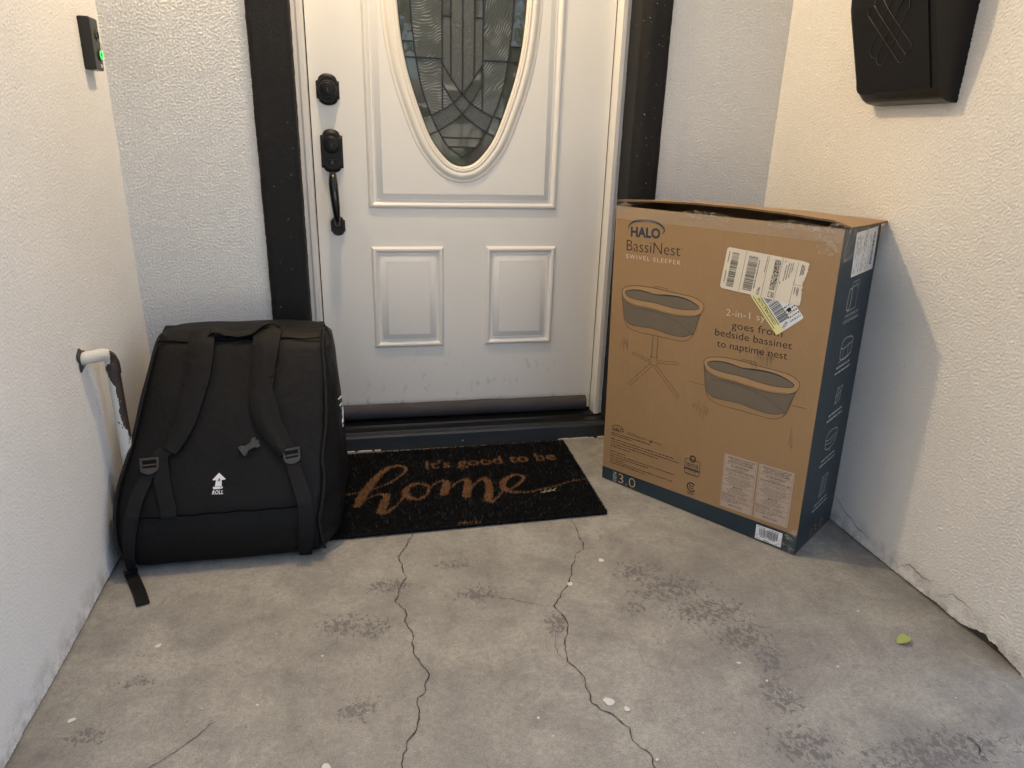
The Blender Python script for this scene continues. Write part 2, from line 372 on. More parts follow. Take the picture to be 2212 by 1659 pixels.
# ------------------------------------------------------------------ house
house=thing('house','white stucco house porch alcove with black trim around the door','house')
def relief(nu,nv,du,seed,wave=.0069):
    """band-passed random field, 0 mean, unit range: the trowelled grain of stucco"""
    g=np.random.default_rng(seed); F=np.fft.rfft2(g.normal(size=(nv,nu)))
    ky=np.fft.fftfreq(nv,du)[:,None]; kx=np.fft.rfftfreq(nu,du)[None,:]; k=np.hypot(kx*.92,ky*1.1)
    k0=1/wave; H=np.exp(-((k-k0)/(k0*.55))**2)+.35*np.exp(-((k-2.1*k0)/(k0*.7))**2)+.25*np.exp(-(k/(k0*.22))**2)
    h=np.fft.irfft2(F*H,s=(nv,nu)); h/=h.std()
    return np.tanh(h*.9)
def grid_mesh(name,co,nu,nv,flip,mat,parent):
    i=np.arange(nv-1)[:,None]*nu+np.arange(nu-1)[None,:]; q=np.stack([i,i+1,i+nu+1,i+nu],-1).reshape(-1,4)
    if flip: q=q[:,::-1]
    me=bpy.data.meshes.new(name); me.vertices.add(nu*nv); me.vertices.foreach_set('co',co.astype(np.float32).ravel())
    me.loops.add(q.size); me.loops.foreach_set('vertex_index',np.ascontiguousarray(q).ravel().astype(np.int32)); me.polygons.add(len(q)); me.polygons.foreach_set('loop_start',np.arange(0,q.size,4,dtype=np.int32)); me.update()
    return mobj(name,me,mat,parent,180)
DU=.0023
def wall_skin(name,mat,x,sgn,y0,y1,seed,chip,amp):
    """a stucco skin in the plane x, its foot ragged and a little clear of the slab"""
    z1=1.42; nu=int((y1-y0)/DU); nv=int(z1/DU)
    y=np.linspace(y0,y1,nu); h=relief(nu,nv,DU,int(seed*10))
    g=np.array([noise.noise(Vector((q*14,seed,0)))+.6*noise.noise(Vector((q*45,seed,5)))+.35*noise.noise(Vector((q*120,seed,9))) for q in y])
    ft=.003+.003*np.maximum(0,g)+np.array([chip(q) for q in y])*np.maximum(.15,.9+.5*g)
    t=np.linspace(0,1,nv)[:,None]; Z=ft[None,:]*(1-t)+z1*t
    bul=.004*np.exp(-Z/.03)*(.6+.6*g[None,:])
    low=np.array([[noise.noise(Vector((q*4,w*4,seed))) for q in y[::24]] for w in np.linspace(0,z1,24)])
    lowi=np.stack([np.interp(np.arange(nu),np.arange(0,nu,24)[:low.shape[1]],r_) for r_ in low]); lowi=np.stack([np.interp(np.linspace(0,23,nv),np.arange(24),lowi[:,c]) for c in range(0,nu,12)],1)
    lowi=np.stack([np.interp(np.arange(nu),np.arange(0,nu,12)[:lowi.shape[1]],r_) for r_ in lowi])
    X=x-sgn*(bul+amp*h+.0016*lowi); co=np.stack([X,np.broadcast_to(y[None,:],X.shape),Z],-1)
    grid_mesh(name,co,nu,nv,sgn>0,mat,house)
    bx0=np.stack([X[0],y,Z[0]],-1); bx1=np.stack([np.full(nu,x+sgn*.02),y,Z[0]+.002],-1); grid_mesh('wall_foot',np.stack([bx0,bx1]),nu,2,sgn<0,M['dirt'],house)
wall_skin('side_wall',M['stucco_smooth'],XL,-1,-1.40,YB+.004,1.3,lambda y:.006*math.exp(-((y+.70)/.12)**2),.0007)
MB().box((XL-.02,-3.0,0),(XL+.0004,-1.40,1.42)).box((XL-.02,-3.0,1.42),(XL+.0004,YB,2.5)).build('side_wall',M['stucco_upper'],house)
wall_skin('side_wall',M['stucco'],XR,1,YF,YB+.004,7.1,lambda y:.022*math.exp(-((y+1.29)/.05)**2)+.006*math.exp(-((y+1.15)/.07)**2),.0014)
MB().box((XR-.0004,YF,1.42),(XR+.02,YB,2.5)).build('side_wall',M['stucco_upper'],house)
for s in (-1,1):      # masonry behind the skins, and the facade to either side
    x=s*.945; MB().box((min(x,s*1.6),(YF if s>0 else -3.0)+.004,-.1),(max(x,s*1.6),.3,2.5)).build('wall_core',M['dirt'],house)
    a,b=(XL-6,XL-.0) if s<0 else (XR,XR+6)
    yf0=YF if s>0 else -3.0
    MB().box((a,yf0-.004,-.1),(b,yf0+.003,2.6)).build('facade_wall',M['stucco_upper'],house)
    a,b=(XL-.005,-.50) if s<0 else (.50,XR+.005)
    nu=int((b-a)/DU); nv=int(1.45/DU); h=relief(nu,nv,DU,50+s); X,Z=np.meshgrid(np.linspace(a,b,nu),np.linspace(0,1.45,nv))
    grid_mesh('back_wall',np.stack([X,YB-.0016*h,Z],-1),nu,nv,False,M['stucco'],house)
    MB().box((a,YB-.0004,1.45),(b,YB+.02,2.5)).build('back_wall',M['stucco_upper'],house)
# little cracks in the stucco foot
def wcrack(pts,w,seed):
    P=jag(pts,seed=seed); v=[];f=[]
    for i,(y,z) in enumerate(P):
        hw=w*.5*min(1,.2+min(i,len(P)-1-i)/6); v+=[(XR-.0062,y,z+hw),(XR-.0062,y,z-hw)]
        if i: f.append((2*i-2,2*i-1,2*i+1,2*i))
    obj('stucco_crack',v,f,M['crack'],house)
wcrack([(-.75,.085),(-.80,.06),(-.86,.04),(-.92,.03)],.0018,21); wcrack([(-1.02,.02),(-1.05,.05),(-1.10,.045),(-1.13,.06)],.002,22); wcrack([(-1.15,.035),(-1.18,.06),(-1.24,.055)],.0018,23)
# black stucco trim: a rounded profile swept up, its edges ragged
def trim(s):
    if s<0: prof=[(-.590,YB+.003),(-.590,-.186),(-.585,-.195),(-.50,-.197),(-.489,-.193),(-.484,-.182),(-.490,-.05),(-.497,-.03)]
    else: prof=[(.559,YB+.003),(.559,-.186),(.554,-.195),(.506,-.197),(.490,-.192),(.476,-.170),(.486,-.05),(.493,-.03)]
    P=[]
    for a,b in zip(prof[:-1],prof[1:]):
        k=max(1,int(math.dist(a,b)/.012)); P+=[(a[0]+(b[0]-a[0])*i/k,a[1]+(b[1]-a[1])*i/k) for i in range(k)]
    P.append(prof[-1]); nz=220; v=[];f=[];n=len(P)
    for j in range(nz+1):
        z=2.13*j/nz
        for i,(x,y) in enumerate(P):
            e=.0013*noise.noise(Vector((x*90,y*90,z*80)))+.0009*noise.noise(Vector((x*20+7,y*20,z*14)))
            v.append((x+e,y+e*.7,z))
    for j in range(nz):
        for i in range(n-1):
            q=(j*n+i,j*n+i+1,(j+1)*n+i+1,(j+1)*n+i); f.append(q if s<0 else q[::-1])
    obj('door_trim',v,f,M['stucco_black'],house,70)
trim(-1); trim(1)
MB().box((-.6,-.197,2.13),(.57,-.02,2.24)).build('door_trim',M['stucco_black'],house)
MB().box((-.6,YB,2.24),(.6,-.02,2.5)).build('back_wall',M['stucco_upper'],house)
# white jambs with stepped fronts
for s in (-1,1):
    pf=[(.4605,.04),(.4605,-.047),(.4625,-.05),(.476,-.05),(.477,-.0465),(.479,-.0465),(.480,-.044),(.496,-.044),(.500,-.03)]
    zz=[.058,2.12]; v=[(s*x,y,z) for z in zz for x,y in pf]; n=len(pf)
    f=[((i,i+1,n+i+1,n+i) if s<0 else (i+1,i,n+i,n+i+1)) for i in range(n-1)]+[tuple(range(n))]
    obj('jamb',v,f,M['jamb'],house)
    MB().box((min(s*.456,s*.462),.006,.05),(max(s*.456,s*.462),.05,2.12)).build('weatherstrip',M['gloss_black'],house)
MB().box((-.5,-.05,2.09),(.5,.05,2.14)).build('jamb_head',M['jamb'],house)
# threshold: painted front step, shiny ridged sill
th=MB(); prof=[(-.118,0),(-.118,.048),(-.113,.054),(-.092,.0555),(-.090,.058),(-.066,.060),(-.064,.0575),(-.052,.058),(-.050,.064),(-.03,.066),(-.028,.062),(.06,.066),(.06,0)]
x0,x1=-.497,.489; v=[(x,y,z) for x in (x0,x1) for y,z in prof]; n=len(prof)
obj('threshold',v,[(i,i+1,n+i+1,n+i) for i in range(3)],M['sill_front'],house)
obj('sill',v,[(i,i+1,n+i+1,n+i) for i in range(3,n-1)],M['sill'],house)
gm=MB()
for k in range(46):
    x=rr.choice([rr.uniform(.30,.47),rr.uniform(-.45,-.30),rr.uniform(.3,.47)]); r_=rr.uniform(.002,.007); gm.box((x-r_*1.6,-.1185-r_,0),(x+r_*1.6,-.112,r_*.9))
gm.build('grout_crumb',M['grout'],house,kind='stuff')
# porch ceiling, eave; unseen roof shaped to keep the sun off the porch
MB().box((-3.5,-1.5,2.5),(3.5,.3,2.56)).build('porch_ceiling',M['ceiling'],house)
MB().box((-.9,-1.55,2.44),(7,-1.5,2.62)).build('fascia',M['white_trim'],house)
MB().box((-6.9,-5.2,2.6),(-.75,.4,2.7)).build('wing_roof',M['roof'],house)
obj('roof',[(-7,-1.6,2.62),(7,-1.6,2.62),(7,5,5.0),(-7,5,5.0),(-7,12,2.6),(7,12,2.6)],[(0,1,2,3),(3,2,5,4)],M['roof'],house)
MB().box((-6.8,.35,-.1),(6.8,11.8,2.6)).build('house_body',M['stucco'],house)

# ------------------------------------------------------------------ front door
door=thing('front_door','white front door with oval leaded glass and black lock hardware','door')
CX=-.0125; ZC=1.41
zt=[.897,.906,.925,.976,1.057,1.155,1.24,1.33,1.41]; wt=[0,.033,.055,.0945,.1285,.1605,.178,.1875,.1905]
def oval(n=120,grow=0.0):
    half=cat_rom([(w,z) for w,z in zip(wt,zt)],6)
    P=[(a[0],a[1]) for a in half]; P+= [(w,2*ZC-z) for w,z in P[-2::-1]]      # up the right side
    P=P+[(-w,z) for w,z in P[-2:0:-1]]
    P=np.array(P); d=np.r_[0,np.cumsum(np.hypot(*(np.diff(np.r_[P,P[:1]],axis=0)).T))]
    t=np.linspace(0,d[-1],n,endpoint=False); Q=np.r_[P,P[:1]]
    x=np.interp(t,d,Q[:,0]); z=np.interp(t,d,Q[:,1])
    for _ in range(2): x=(np.roll(x,1)+2*x+np.roll(x,-1))/4; z=(np.roll(z,1)+2*z+np.roll(z,-1))/4
    tx=np.roll(x,-1)-np.roll(x,1); tz=np.roll(z,-1)-np.roll(z,1); l=np.hypot(tx,tz)
    return [(CX+a+grow*c/e,b-grow*dd/e) for a,b,c,dd,e in zip(x,z,tz,tx,l)]
def rect(x0,x1,z0,z1,i=0): return [(x0+i,z0+i),(x1-i,z0+i),(x1-i,z1-i),(x0+i,z1-i)]
def loops(name,rings,mat,cap=False,smooth=35):
    v=[];f=[];n=len(rings[0][0])
    for ring,h in rings: v+=[(x,-h,z) for x,z in ring]
    for r_ in range(len(rings)-1):
        for i in range(n): f.append((r_*n+i,r_*n+(i+1)%n,(r_+1)*n+(i+1)%n,(r_+1)*n+i))
    if cap: f.append(tuple(range((len(rings)-1)*n,len(rings)*n)))
    return obj(name,v,f,mat,door,smooth)
# slab (a frame of boxes round the two kinds of opening is not needed: mouldings stand proud)
MB().box((-.457,.0,.072),(.457,.044,2.085)).build('slab',M['door'],door)
prof=[(0,-.001),(.0008,.0006),(.003,.0035),(.007,.0080),(.012,.0088),(.016,.0062),(.019,.0022),(.0205,.0014),(.0235,.0014),(.0245,.0030),(.0265,.0032),(.0275,.0016),(.046,.0100)]
for x0,x1 in ((-.300,-.070),(.066,.302)):
    loops('panel_moulding',[(rect(x0,x1,.3205,.654,i),h) for i,h in prof],M['door'])
    loops('raised_panel',[(rect(x0,x1,.3205,.654,i),h) for i,h in [(.0462,.0085),(.0466,.0108),(.048,.0110)]],M['door'],True)
loops('panel_moulding',[(rect(-.303,.297,.771,2.02,i),h) for i,h in prof],M['door'])
# field of the big panel, open where the oval stands
from mathutils.geometry import delaunay_2d_cdt
outer=rect(-.303,.297,.771,2.02,.046); ov=oval(120,.044)
vv=[Vector(p) for p in outer+ov]; ne=[(i,(i+1)%4) for i in range(4)]+[(4+i,4+(i+1)%120) for i in range(120)]
cv,ce,cf,_,_,_=delaunay_2d_cdt(vv,ne,[],1,1e-6)
def inside(poly,x,z):
    c=False; n=len(poly)
    for i in range(n):
        (xa,za),(xb,zb)=poly[i],poly[(i+1)%n]
        if (za>z)!=(zb>z) and x<(xb-xa)*(z-za)/(zb-za)+xa: c=not c
    return c
ff=[]
for t in cf:
    c=sum((cv[i] for i in t),Vector((0,0)))/len(t)
    if not inside(ov,c.x,c.y): ff.append(tuple(t))
obj('raised_panel',[(p.x,-.0103,p.y) for p in cv],ff,M['door'],door)
# oval surround
pr=[(.050,.008),(.0485,.0105),(.045,.0125),(.0405,.0115),(.038,.0118),(.034,.0165),(.027,.0195),(.021,.0188),(.018,.0160),(.0165,.0160),(.0150,.0175),(.011,.0178),(.009,.0150),(.0078,.0150),(.006,.0160),(.003,.0145),(.0005,.0105),(-.002,.004)]
loops('oval_surround',[(oval(160,g),h) for g,h in pr],M['oval'],smooth=50)
# leaded glass: cames cut the oval into panes
GZ=.006
A=[(0,.9268),(.0428,.9578),(.073,1.0024),(.0947,1.047),(.1218,1.1217),(.137,1.2022),(.1465,1.28),(.1505,1.345),(.151,1.41)]
right=[tuple(p) for p in cat_rom(A,5)]
full=right+[(x,2*ZC-z) for x,z in right[-2::-1]]
lines=[]
def mir(pts,vert=True):
    for sx in (1,-1):
        lines.append([(CX+sx*x,z) for x,z in pts])
        if vert: lines.append([(CX+sx*x,2*ZC-z) for x,z in pts])
mir(full,False)
mir([(.0605,1.0643),(.0605,1.41)]); mir([(.035,1.157),(.035,1.41)]); lines.append([(CX,1.109),(CX,2*ZC-1.109)])
mir([(.035,1.316),(.0605,1.316)]); mir([(.0605,1.2035),(.137,1.2035)])
X1=[tuple(p) for p in cat_rom([(-.0605,1.192),(-.033,1.15),(0,1.108),(.0262,1.084),(.0597,1.0635),(.0947,1.047)],4)]; mir(X1)
X2=[tuple(p) for p in cat_rom([(-.0605,1.136),(-.027,1.0837),(0,1.0548),(.031,1.0287),(.073,1.0024)],4)]; mir(X2)
mir([(0,.984),(.0605,.984)]); mir([(0,.957),(.0421,.957)])
mir([(.142,1.245),(.183,1.245)]); mir([(.137,1.2028),(.178,1.203)]); mir([(.0947,1.047),(.13,1.040)]); mir([(.073,1.0024),(.108,.988)])
edge=oval(120,.0)
pts=[];edges=[]
def addline(L,closed=False):
    n0=len(pts); pts.extend(Vector(p) for p in L)
    edges.extend((n0+i,n0+i+1) for i in range(len(L)-1))
    if closed: edges.append((n0+len(L)-1,n0))
addline(edge,True)
for L in lines: addline(L)
cv,ce,cf,_,oe,_=delaunay_2d_cdt(pts,edges,[],0,2e-4)
cons={tuple(sorted(e)) for e,o in zip(ce,oe) if len(o)}
tris=[t for t in cf if inside(edge,*(sum((cv[i] for i in t),Vector((0,0)))/3))]
em={}
for i,t in enumerate(tris):
    for a,b in zip(t,t[1:]+t[:1]):
        k=tuple(sorted((a,b)))
        if k not in cons: em.setdefault(k,[]).append(i)
par=list(range(len(tris)))
def find(a):
    while par[a]!=a: par[a]=par[par[a]]; a=par[a]
    return a
for l_ in em.values():
    if len(l_)==2: par[find(l_[0])]=find(l_[1])
groups={}
for i in range(len(tris)): groups.setdefault(find(i),[]).append(tris[i])
inner=[(CX+x,z) for x,z in full]+[(CX-x,z) for x,z in full[-2:0:-1]]
rp=random.Random(3)
for g in groups.values():
    area=0;cx=cz=0
    for t in g:
        a,b,c=(cv[i] for i in t); ar=abs((b-a).cross(c-a))/2; area+=ar; m_=(a+b+c)/3; cx+=m_.x*ar; cz+=m_.y*ar
    if area<2e-5: continue
    cx/=area; cz/=area; o_=abs(cx-CX); zz=cz if cz<ZC else 2*ZC-cz
    mat='glass_clear'
    if not inside(inner,cx,cz): mat='glass_bevel'
    elif .0605<o_<.15 and zz>1.06: mat='glass_swirl'
    elif o_<.035 and zz>1.13: mat='glass_seedy'
    elif 1.0<zz<1.11: mat='glass_seedy'
    idx=sorted({i for t in g for i in t}); mp={k:i for i,k in enumerate(idx)}
    tx,tz=rp.uniform(-.012,.012),rp.uniform(-.012,.012)
    if mat=='glass_bevel': tx,tz=rp.uniform(-.02,.02),rp.uniform(-.02,.02)
    v=[(cv[i].x,-GZ+(cv[i].x-cx)*tx+(cv[i].y-cz)*tz,cv[i].y) for i in idx]
    f=[]
    for t in g:
        q=tuple(mp[i] for i in t); a,b,c=(cv[i] for i in t)
        f.append(q if (b-a).cross(c-a)>0 else q[::-1])
    obj('pane',v,f,M[mat],door)
MB().box((-.205,-.002,.89),(.18,.004,1.93)).build('glass_backing',M['gloss_black'],door)
def came(L,w=.0026):
    mb=MB(); n=len(L); v=[];f=[]
    for i,p in enumerate(L):
        a=L[max(i-1,0)];b=L[min(i+1,n-1)];d=math.dist(a,b); nx,nz=-(b[1]-a[1])/d*w,(b[0]-a[0])/d*w
        v+=[(p[0]+nx,-GZ+.001,p[1]+nz),(p[0]+nx*.5,-GZ-.0032,p[1]+nz*.5),(p[0]-nx*.5,-GZ-.0032,p[1]-nz*.5),(p[0]-nx,-GZ+.001,p[1]-nz)]
        if i:
            for k in range(3): f.append((4*i-4+k,4*i-3+k,4*i+1+k,4*i+k))
    obj('came',v,f,M['came'],door,40)
for L in lines: came(L)
# dark slim gasket where glass meets the surround
loops('gasket',[(oval(120,.001),.004),(oval(120,.0),.0085),(oval(120,-.003),.0078)],M['came'])

# ---- locks: stepped rosettes with an eared outline
def rosette(cx,cz,w,h,ears,top,bot):
    """half-width w, half-height h of the straight part; ears stick out, arcs close top and bottom"""
    P=[]
    def arc(c0,c1,a0,a1,rx,rz,n=14): return [(c0+rx*math.cos(a0+(a1-a0)*i/n),c1+rz*math.sin(a0+(a1-a0)*i/n)) for i in range(n+1)]
    P+=[(cx-w,cz-h),(cx-w+ears,cz-h)] + arc(cx,cz-h,math.pi*1.03,math.pi*1.97,w-ears*1.4,bot)+[(cx+w-ears,cz-h),(cx+w,cz-h)]
    P+=[(cx+w,cz+h),(cx+w-ears,cz+h)] + arc(cx,cz+h,.03*math.pi,.97*math.pi,w-ears*1.4,top)+[(cx-w+ears,cz+h),(cx-w,cz+h)]
    return P
def plate(name,P,cx,cz,y,mat,parent,steps):
    v=[];f=[];n=len(P)
    for s_,h in steps: v+=[(cx+(x-cx)*s_,y-h,cz+(z-cz)*s_) for x,z in P]
    for r_ in range(len(steps)-1):
        for i in range(n): f.append((r_*n+i,r_*n+(i+1)%n,(r_+1)*n+(i+1)%n,(r_+1)*n+i))
    f.append(tuple(range((len(steps)-1)*n,len(steps)*n)))
    return obj(name,v,f,mat,parent,40)
def cyl(name,cx,cz,y0,prof,mat,parent,n=28,sz=1):
    v=[];f=[]
    for r_,h in prof: v+=[(cx+r_*math.cos(2*math.pi*k/n),y0-h,cz+sz*r_*math.sin(2*math.pi*k/n)) for k in range(n)]
    for j in range(len(prof)-1):
        for k in range(n): f.append((j*n+k,j*n+(k+1)%n,(j+1)*n+(k+1)%n,(j+1)*n+k))
    f.append(tuple(range((len(prof)-1)*n,len(prof)*n)))
    return obj(name,v,f,mat,parent,40)
def keyhole(cx,cz,y,parent):
    MB().box((cx-.0012,y-.0006,cz-.006),(cx+.0012,y+.001,cz+.005)).build('keyhole',M['gloss_black'],parent)
DX=-.405
db=plate('deadbolt',rosette(DX,1.105,.0325,.024,.004,.020,.018),DX,1.105,0,M['black_iron'],door,[(1,0),(1,.004),(.90,.008),(.86,.0085),(.82,.013)])
cyl('lock_cylinder',DX,1.106,-.012,[(.026,0),(.025,.010),(.022,.014),(.0185,.0145),(.018,.019),(.0165,.020)],M['black_iron'],db); keyhole(DX,1.104,-.0318,db)
hs=plate('handle_plate',rosette(DX+.002,.935,.032,.046,.005,.018,.014),DX+.002,.935,0,M['black_iron'],door,[(1,0),(1,.004),(.90,.009),(.87,.0095),(.83,.013)])
cyl('lock_cylinder',DX+.002,.955,-.012,[(.025,0),(.0245,.010),(.023,.012),(.021,.0125),(.0205,.018),(.019,.019)],M['black_iron'],hs); keyhole(DX+.002,.953,-.0308,hs)
tl=MB().box((DX-.009,-.030,.9105),(DX+.013,-.012,.9145)).box((DX-.003,-.024,.898),(DX+.007,-.012,.911)).build('thumb_latch',M['gloss_black'],hs); bevel(tl,.0015)
gp=cat_rom([(DX+.002,-.012,.872),(DX+.002,-.035,.874),(DX+.002,-.052,.862),(DX+.003,-.060,.838),(DX+.005,-.060,.805),(DX+.007,-.056,.77),(DX+.008,-.046,.742),(DX+.008,-.030,.727),(DX+.008,-.010,.722)],5)
nrad=len(gp); MB().tube(gp,[float(np.interp(i/(nrad-1),[0,.2,.35,.55,.8,1],[.008,.011,.0135,.0125,.0085,.009])) for i in range(nrad)],14).build('grip',M['gloss_black'],hs,60)
plate('grip_foot',rosette(DX+.008,.718,.0215,.017,.003,.013,.013),DX+.008,.718,0,M['black_iron'],hs,[(1,0),(1,.004),(.9,.008),(.82,.011)])
# door sweep: a soft cloth roll along the foot of the door
n=60; v=[];f=[];k_=18
for i in range(n+1):
    x=-.452+.882*i/n; sag=.0025*noise.noise(Vector((x*7,0,3))); rz=.0255+.002*noise.noise(Vector((x*9,4,0)))
    for k in range(k_):
        a=2*math.pi*k/k_; v.append((x,-.029+.024*math.cos(a),.107+sag+rz*math.sin(a)-.004*(x+.45)))
for i in range(n):
    for k in range(k_): f.append((i*k_+k,(i+1)*k_+k,(i+1)*k_+(k+1)%k_,i*k_+(k+1)%k_))
f+=[tuple(range(k_)),tuple(range(n*k_+k_-1,n*k_-1,-1))]
obj('door_sweep',v,f,M['sweep'],door,60)
#==PART2==
# ------------------------------------------------------------------ flat print helpers
def text_mesh(s, align='LEFT', weight=0.0, spacing=1.0, shear=0.0):
    cu=bpy.data.curves.new('t','FONT'); cu.body=s; cu.align_x=align; cu.offset=weight; cu.space_character=spacing; cu.resolution_u=3; cu.shear=shear
    o=bpy.data.objects.new('t',cu); me=o.to_mesh(); 
    v=np.array([p.co[:2] for p in me.vertices]) if len(me.vertices) else np.zeros((0,2)); f=[tuple(p.vertices) for p in me.polygons]
    o.to_mesh_clear(); bpy.data.objects.remove(o); bpy.data.curves.remove(cu); return v,f
CAP=.70   # cap height of the built-in face, per unit size (measured below)
_v,_=text_mesh('H'); CAP=float(np.ptp(_v[:,1]))
class Print:
    """collects flat ink shapes in a face's own (a, b) coordinates"""
    def __init__(s): s.v=[]; s.f=[]
    def poly(s,pts):
        n=len(s.v); s.v+=[tuple(p) for p in pts]; s.f.append(tuple(range(n,n+len(pts)))); return s
    def quad(s,a0,b0,a1,b1): return s.poly([(a0,b0),(a1,b0),(a1,b1),(a0,b1)])
    def line(s,pts,w,closed=False,smooth=0):
        if smooth: pts=[tuple(p) for p in cat_rom(pts,smooth,closed)]
        if closed: pts=list(pts)+[pts[0]]
        n0=len(s.v); n=len(pts); ws=w if isinstance(w,(list,tuple)) else None
        for i,p in enumerate(pts):
            a=pts[i-1] if i else (pts[-2] if closed else p); b=pts[i+1] if i<n-1 else (pts[1] if closed else p); d=math.dist(a,b) or 1
            hw=(np.interp(i/(n-1),np.linspace(0,1,len(ws)),ws) if ws else w)*.5
            nx,ny=-(b[1]-a[1])/d*hw,(b[0]-a[0])/d*hw
            s.v+=[(p[0]+nx,p[1]+ny),(p[0]-nx,p[1]-ny)]
            if i: q=n0+2*i; s.f.append((q-2,q-1,q+1,q))
        return s
    def text(s,t,a0,b0,a1,b1,cap,weight=0,spacing=1,shear=0):
        """text fitted so that it runs from (a0,b0) to (a1,b1) with the given cap height"""
        v,f=text_mesh(t,'LEFT',weight,spacing,shear)
        if not len(v): return s
        L=math.dist((a0,b0),(a1,b1)); ux,uy=(a1-a0)/L,(b1-b0)/L
        x=(v[:,0]-v[:,0].min())/np.ptp(v[:,0])*L; y=v[:,1]*cap/CAP; n=len(s.v)
        s.v+=[(a0+p*ux-q*uy,b0+p*uy+q*ux) for p,q in zip(x,y)]; s.f+=[tuple(i+n for i in q) for q in f]; return s
    def dashes(s,a0,b0,a1,b1,h,seed):
        """a line of print too fine to read: word-long strokes"""
        r_=random.Random(seed); L=math.dist((a0,b0),(a1,b1)); ux,uy=(a1-a0)/L,(b1-b0)/L; t=0
        while t<L:
            w=min(r_.uniform(1.2,4.5)*h,L-t); hh=h*r_.uniform(.55,.8); p0=(a0+ux*t,b0+uy*t); p1=(a0+ux*(t+w),b0+uy*(t+w))
            s.poly([p0,p1,(p1[0]-uy*hh,p1[1]+ux*hh),(p0[0]-uy*hh,p0[1]+ux*hh)]); t+=w+h*.55
        return s
    def bars(s,a0,b0,a1,b1,h,seed,n=44):
        """bar code running from (a0,b0) to (a1,b1), bars of height h to the left of the run"""
        r_=random.Random(seed); L=math.dist((a0,b0),(a1,b1)); ux,uy=(a1-a0)/L,(b1-b0)/L; t=0; w=[]
        seq=[r_.choice([1,1,2,3]) for _ in range(n*2)]; k=L/sum(seq)
        for i,q in enumerate(seq):
            if i%2==0: 
                p0=(a0+ux*t,b0+uy*t); p1=(a0+ux*(t+q*k),b0+uy*(t+q*k))
                s.poly([p0,p1,(p1[0]-uy*h,p1[1]+ux*h),(p0[0]-uy*h,p0[1]+ux*h)])
            t+=q*k
        return s
    def build(s,name,face,off,mat,parent):
        return obj(name,[face(a,b,off) for a,b in s.v],s.f,M[mat],parent)
def local(o2,ax,ay):      # sub-coordinates on a face: origin + unit axes
    return lambda a,b:(o2[0]+a*ax[0]+b*ay[0],o2[1]+a*ax[1]+b*ay[1])

# ------------------------------------------------------------------ cardboard box
BO=np.array([.3735,-.4111,0.001]); rz=-.9505
bx_=np.array([math.cos(rz),math.sin(rz),0]); by_=np.array([-math.sin(rz),math.cos(rz),0]); bz_=np.array([0,0,1.])-.0281*bx_
BW,BD,BH=.6034,.2643,.821
def B(x,y,z): return tuple(BO+x*bx_+y*by_+z*bz_)
def Fr(a,b,off): return B(a,-off,b)
def Sd(a,b,off): return B(BW+off,a,b)
box=thing('cardboard_box','tall brown cardboard carton with dark blue base and a loose open lid','box')
def panel(name,P0,P1,h,th,mat,parent,nrm,n=24,dents=()):
    """upright board from P0 to P1 (x,y in box axes), height h; outer face kept flat for the print"""
    v=[];f=[];m=14
    for j in range(m+1):
        for i in range(n+1):
            x=P0[0]+(P1[0]-P0[0])*i/n; y=P0[1]+(P1[1]-P0[1])*i/n; z=h*j/m
            if j==m: z+=.0022*noise.noise(Vector((x*40,y*40,1)))+.001
            v.append(B(x,y,z))
    k=len(v)
    for j in range(m+1):
        for i in range(n+1):
            x=P0[0]+(P1[0]-P0[0])*i/n+nrm[0]*th; y=P0[1]+(P1[1]-P0[1])*i/n+nrm[1]*th; z=h*j/m
            if j==m: z+=.0022*noise.noise(Vector((x*40,y*40,1)))
            v.append(B(x,y,z))
    w_=n+1
    for j in range(m):
        for i in range(n): f+=[(j*w_+i,j*w_+i+1,(j+1)*w_+i+1,(j+1)*w_+i),(k+j*w_+i,k+(j+1)*w_+i,k+(j+1)*w_+i+1,k+j*w_+i+1)]
    for i in range(n): f+=[(m*w_+i,m*w_+i+1,k+m*w_+i+1,k+m*w_+i),(i+1,i,k+i,k+i+1)]
    return obj(name,v,f,mat,parent)
t=.005
panel('front_panel',(0,0),(BW,0),BH,t,M['card'],box,(0,1))
sp_=panel('side_panel',(BW,.0003),(BW,BD),BH,t,M['blue'],box,(-1,0)); sp_['label']='dark blue printed side of the carton'
panel('back_panel',(BW-.0003,BD),(.0003,BD),BH,t,M['card'],box,(0,-1))
panel('side_panel',(0,BD-.0003),(0,.0003),BH,t,M['card'],box,(1,0))
MB().add([B(x,y,z) for z in (.001,.007) for x,y in ((.005,.005),(BW-.005,.005),(BW-.005,BD-.005),(.005,BD-.005))],[(0,3,2,1),(4,5,6,7)]).build('base_panel',M['card_in'],box)
# lid: the rear flap laid forward, sprung up a little and bowed
n,m=30,10; v=[];f=[]
for s_ in (0,1):
    for j in range(m+1):
        for i in range(n+1):
            u=i/n; q=j/m; x=-.004+(BW+.016)*u; y=BD+.002-(BD-.004)*q
            z=BH+.004+.016*q*(.35+1.1*math.sin(math.pi*min(1,u*.8+.12)))+.006*math.sin(math.pi*u)*(1-q)+.0025*noise.noise(Vector((x*9,y*9,1)))-.010*max(0,(u-.93)/.07)*q
            v.append(B(x,y,z-.0045*s_))
w_=n+1; k=(m+1)*w_
for j in range(m):
    for i in range(n): f+=[(j*w_+i,(j+1)*w_+i,(j+1)*w_+i+1,j*w_+i+1),(k+j*w_+i,k+j*w_+i+1,k+(j+1)*w_+i+1,k+(j+1)*w_+i)]
nl=len(f)
for i in range(n): f.append((m*w_+i,k+m*w_+i,k+m*w_+i+1,m*w_+i+1))
for j in range(m): f+=[(j*w_+n,(j+1)*w_+n,k+(j+1)*w_+n,k+j*w_+n),(j*w_,k+j*w_,k+(j+1)*w_,(j+1)*w_)]
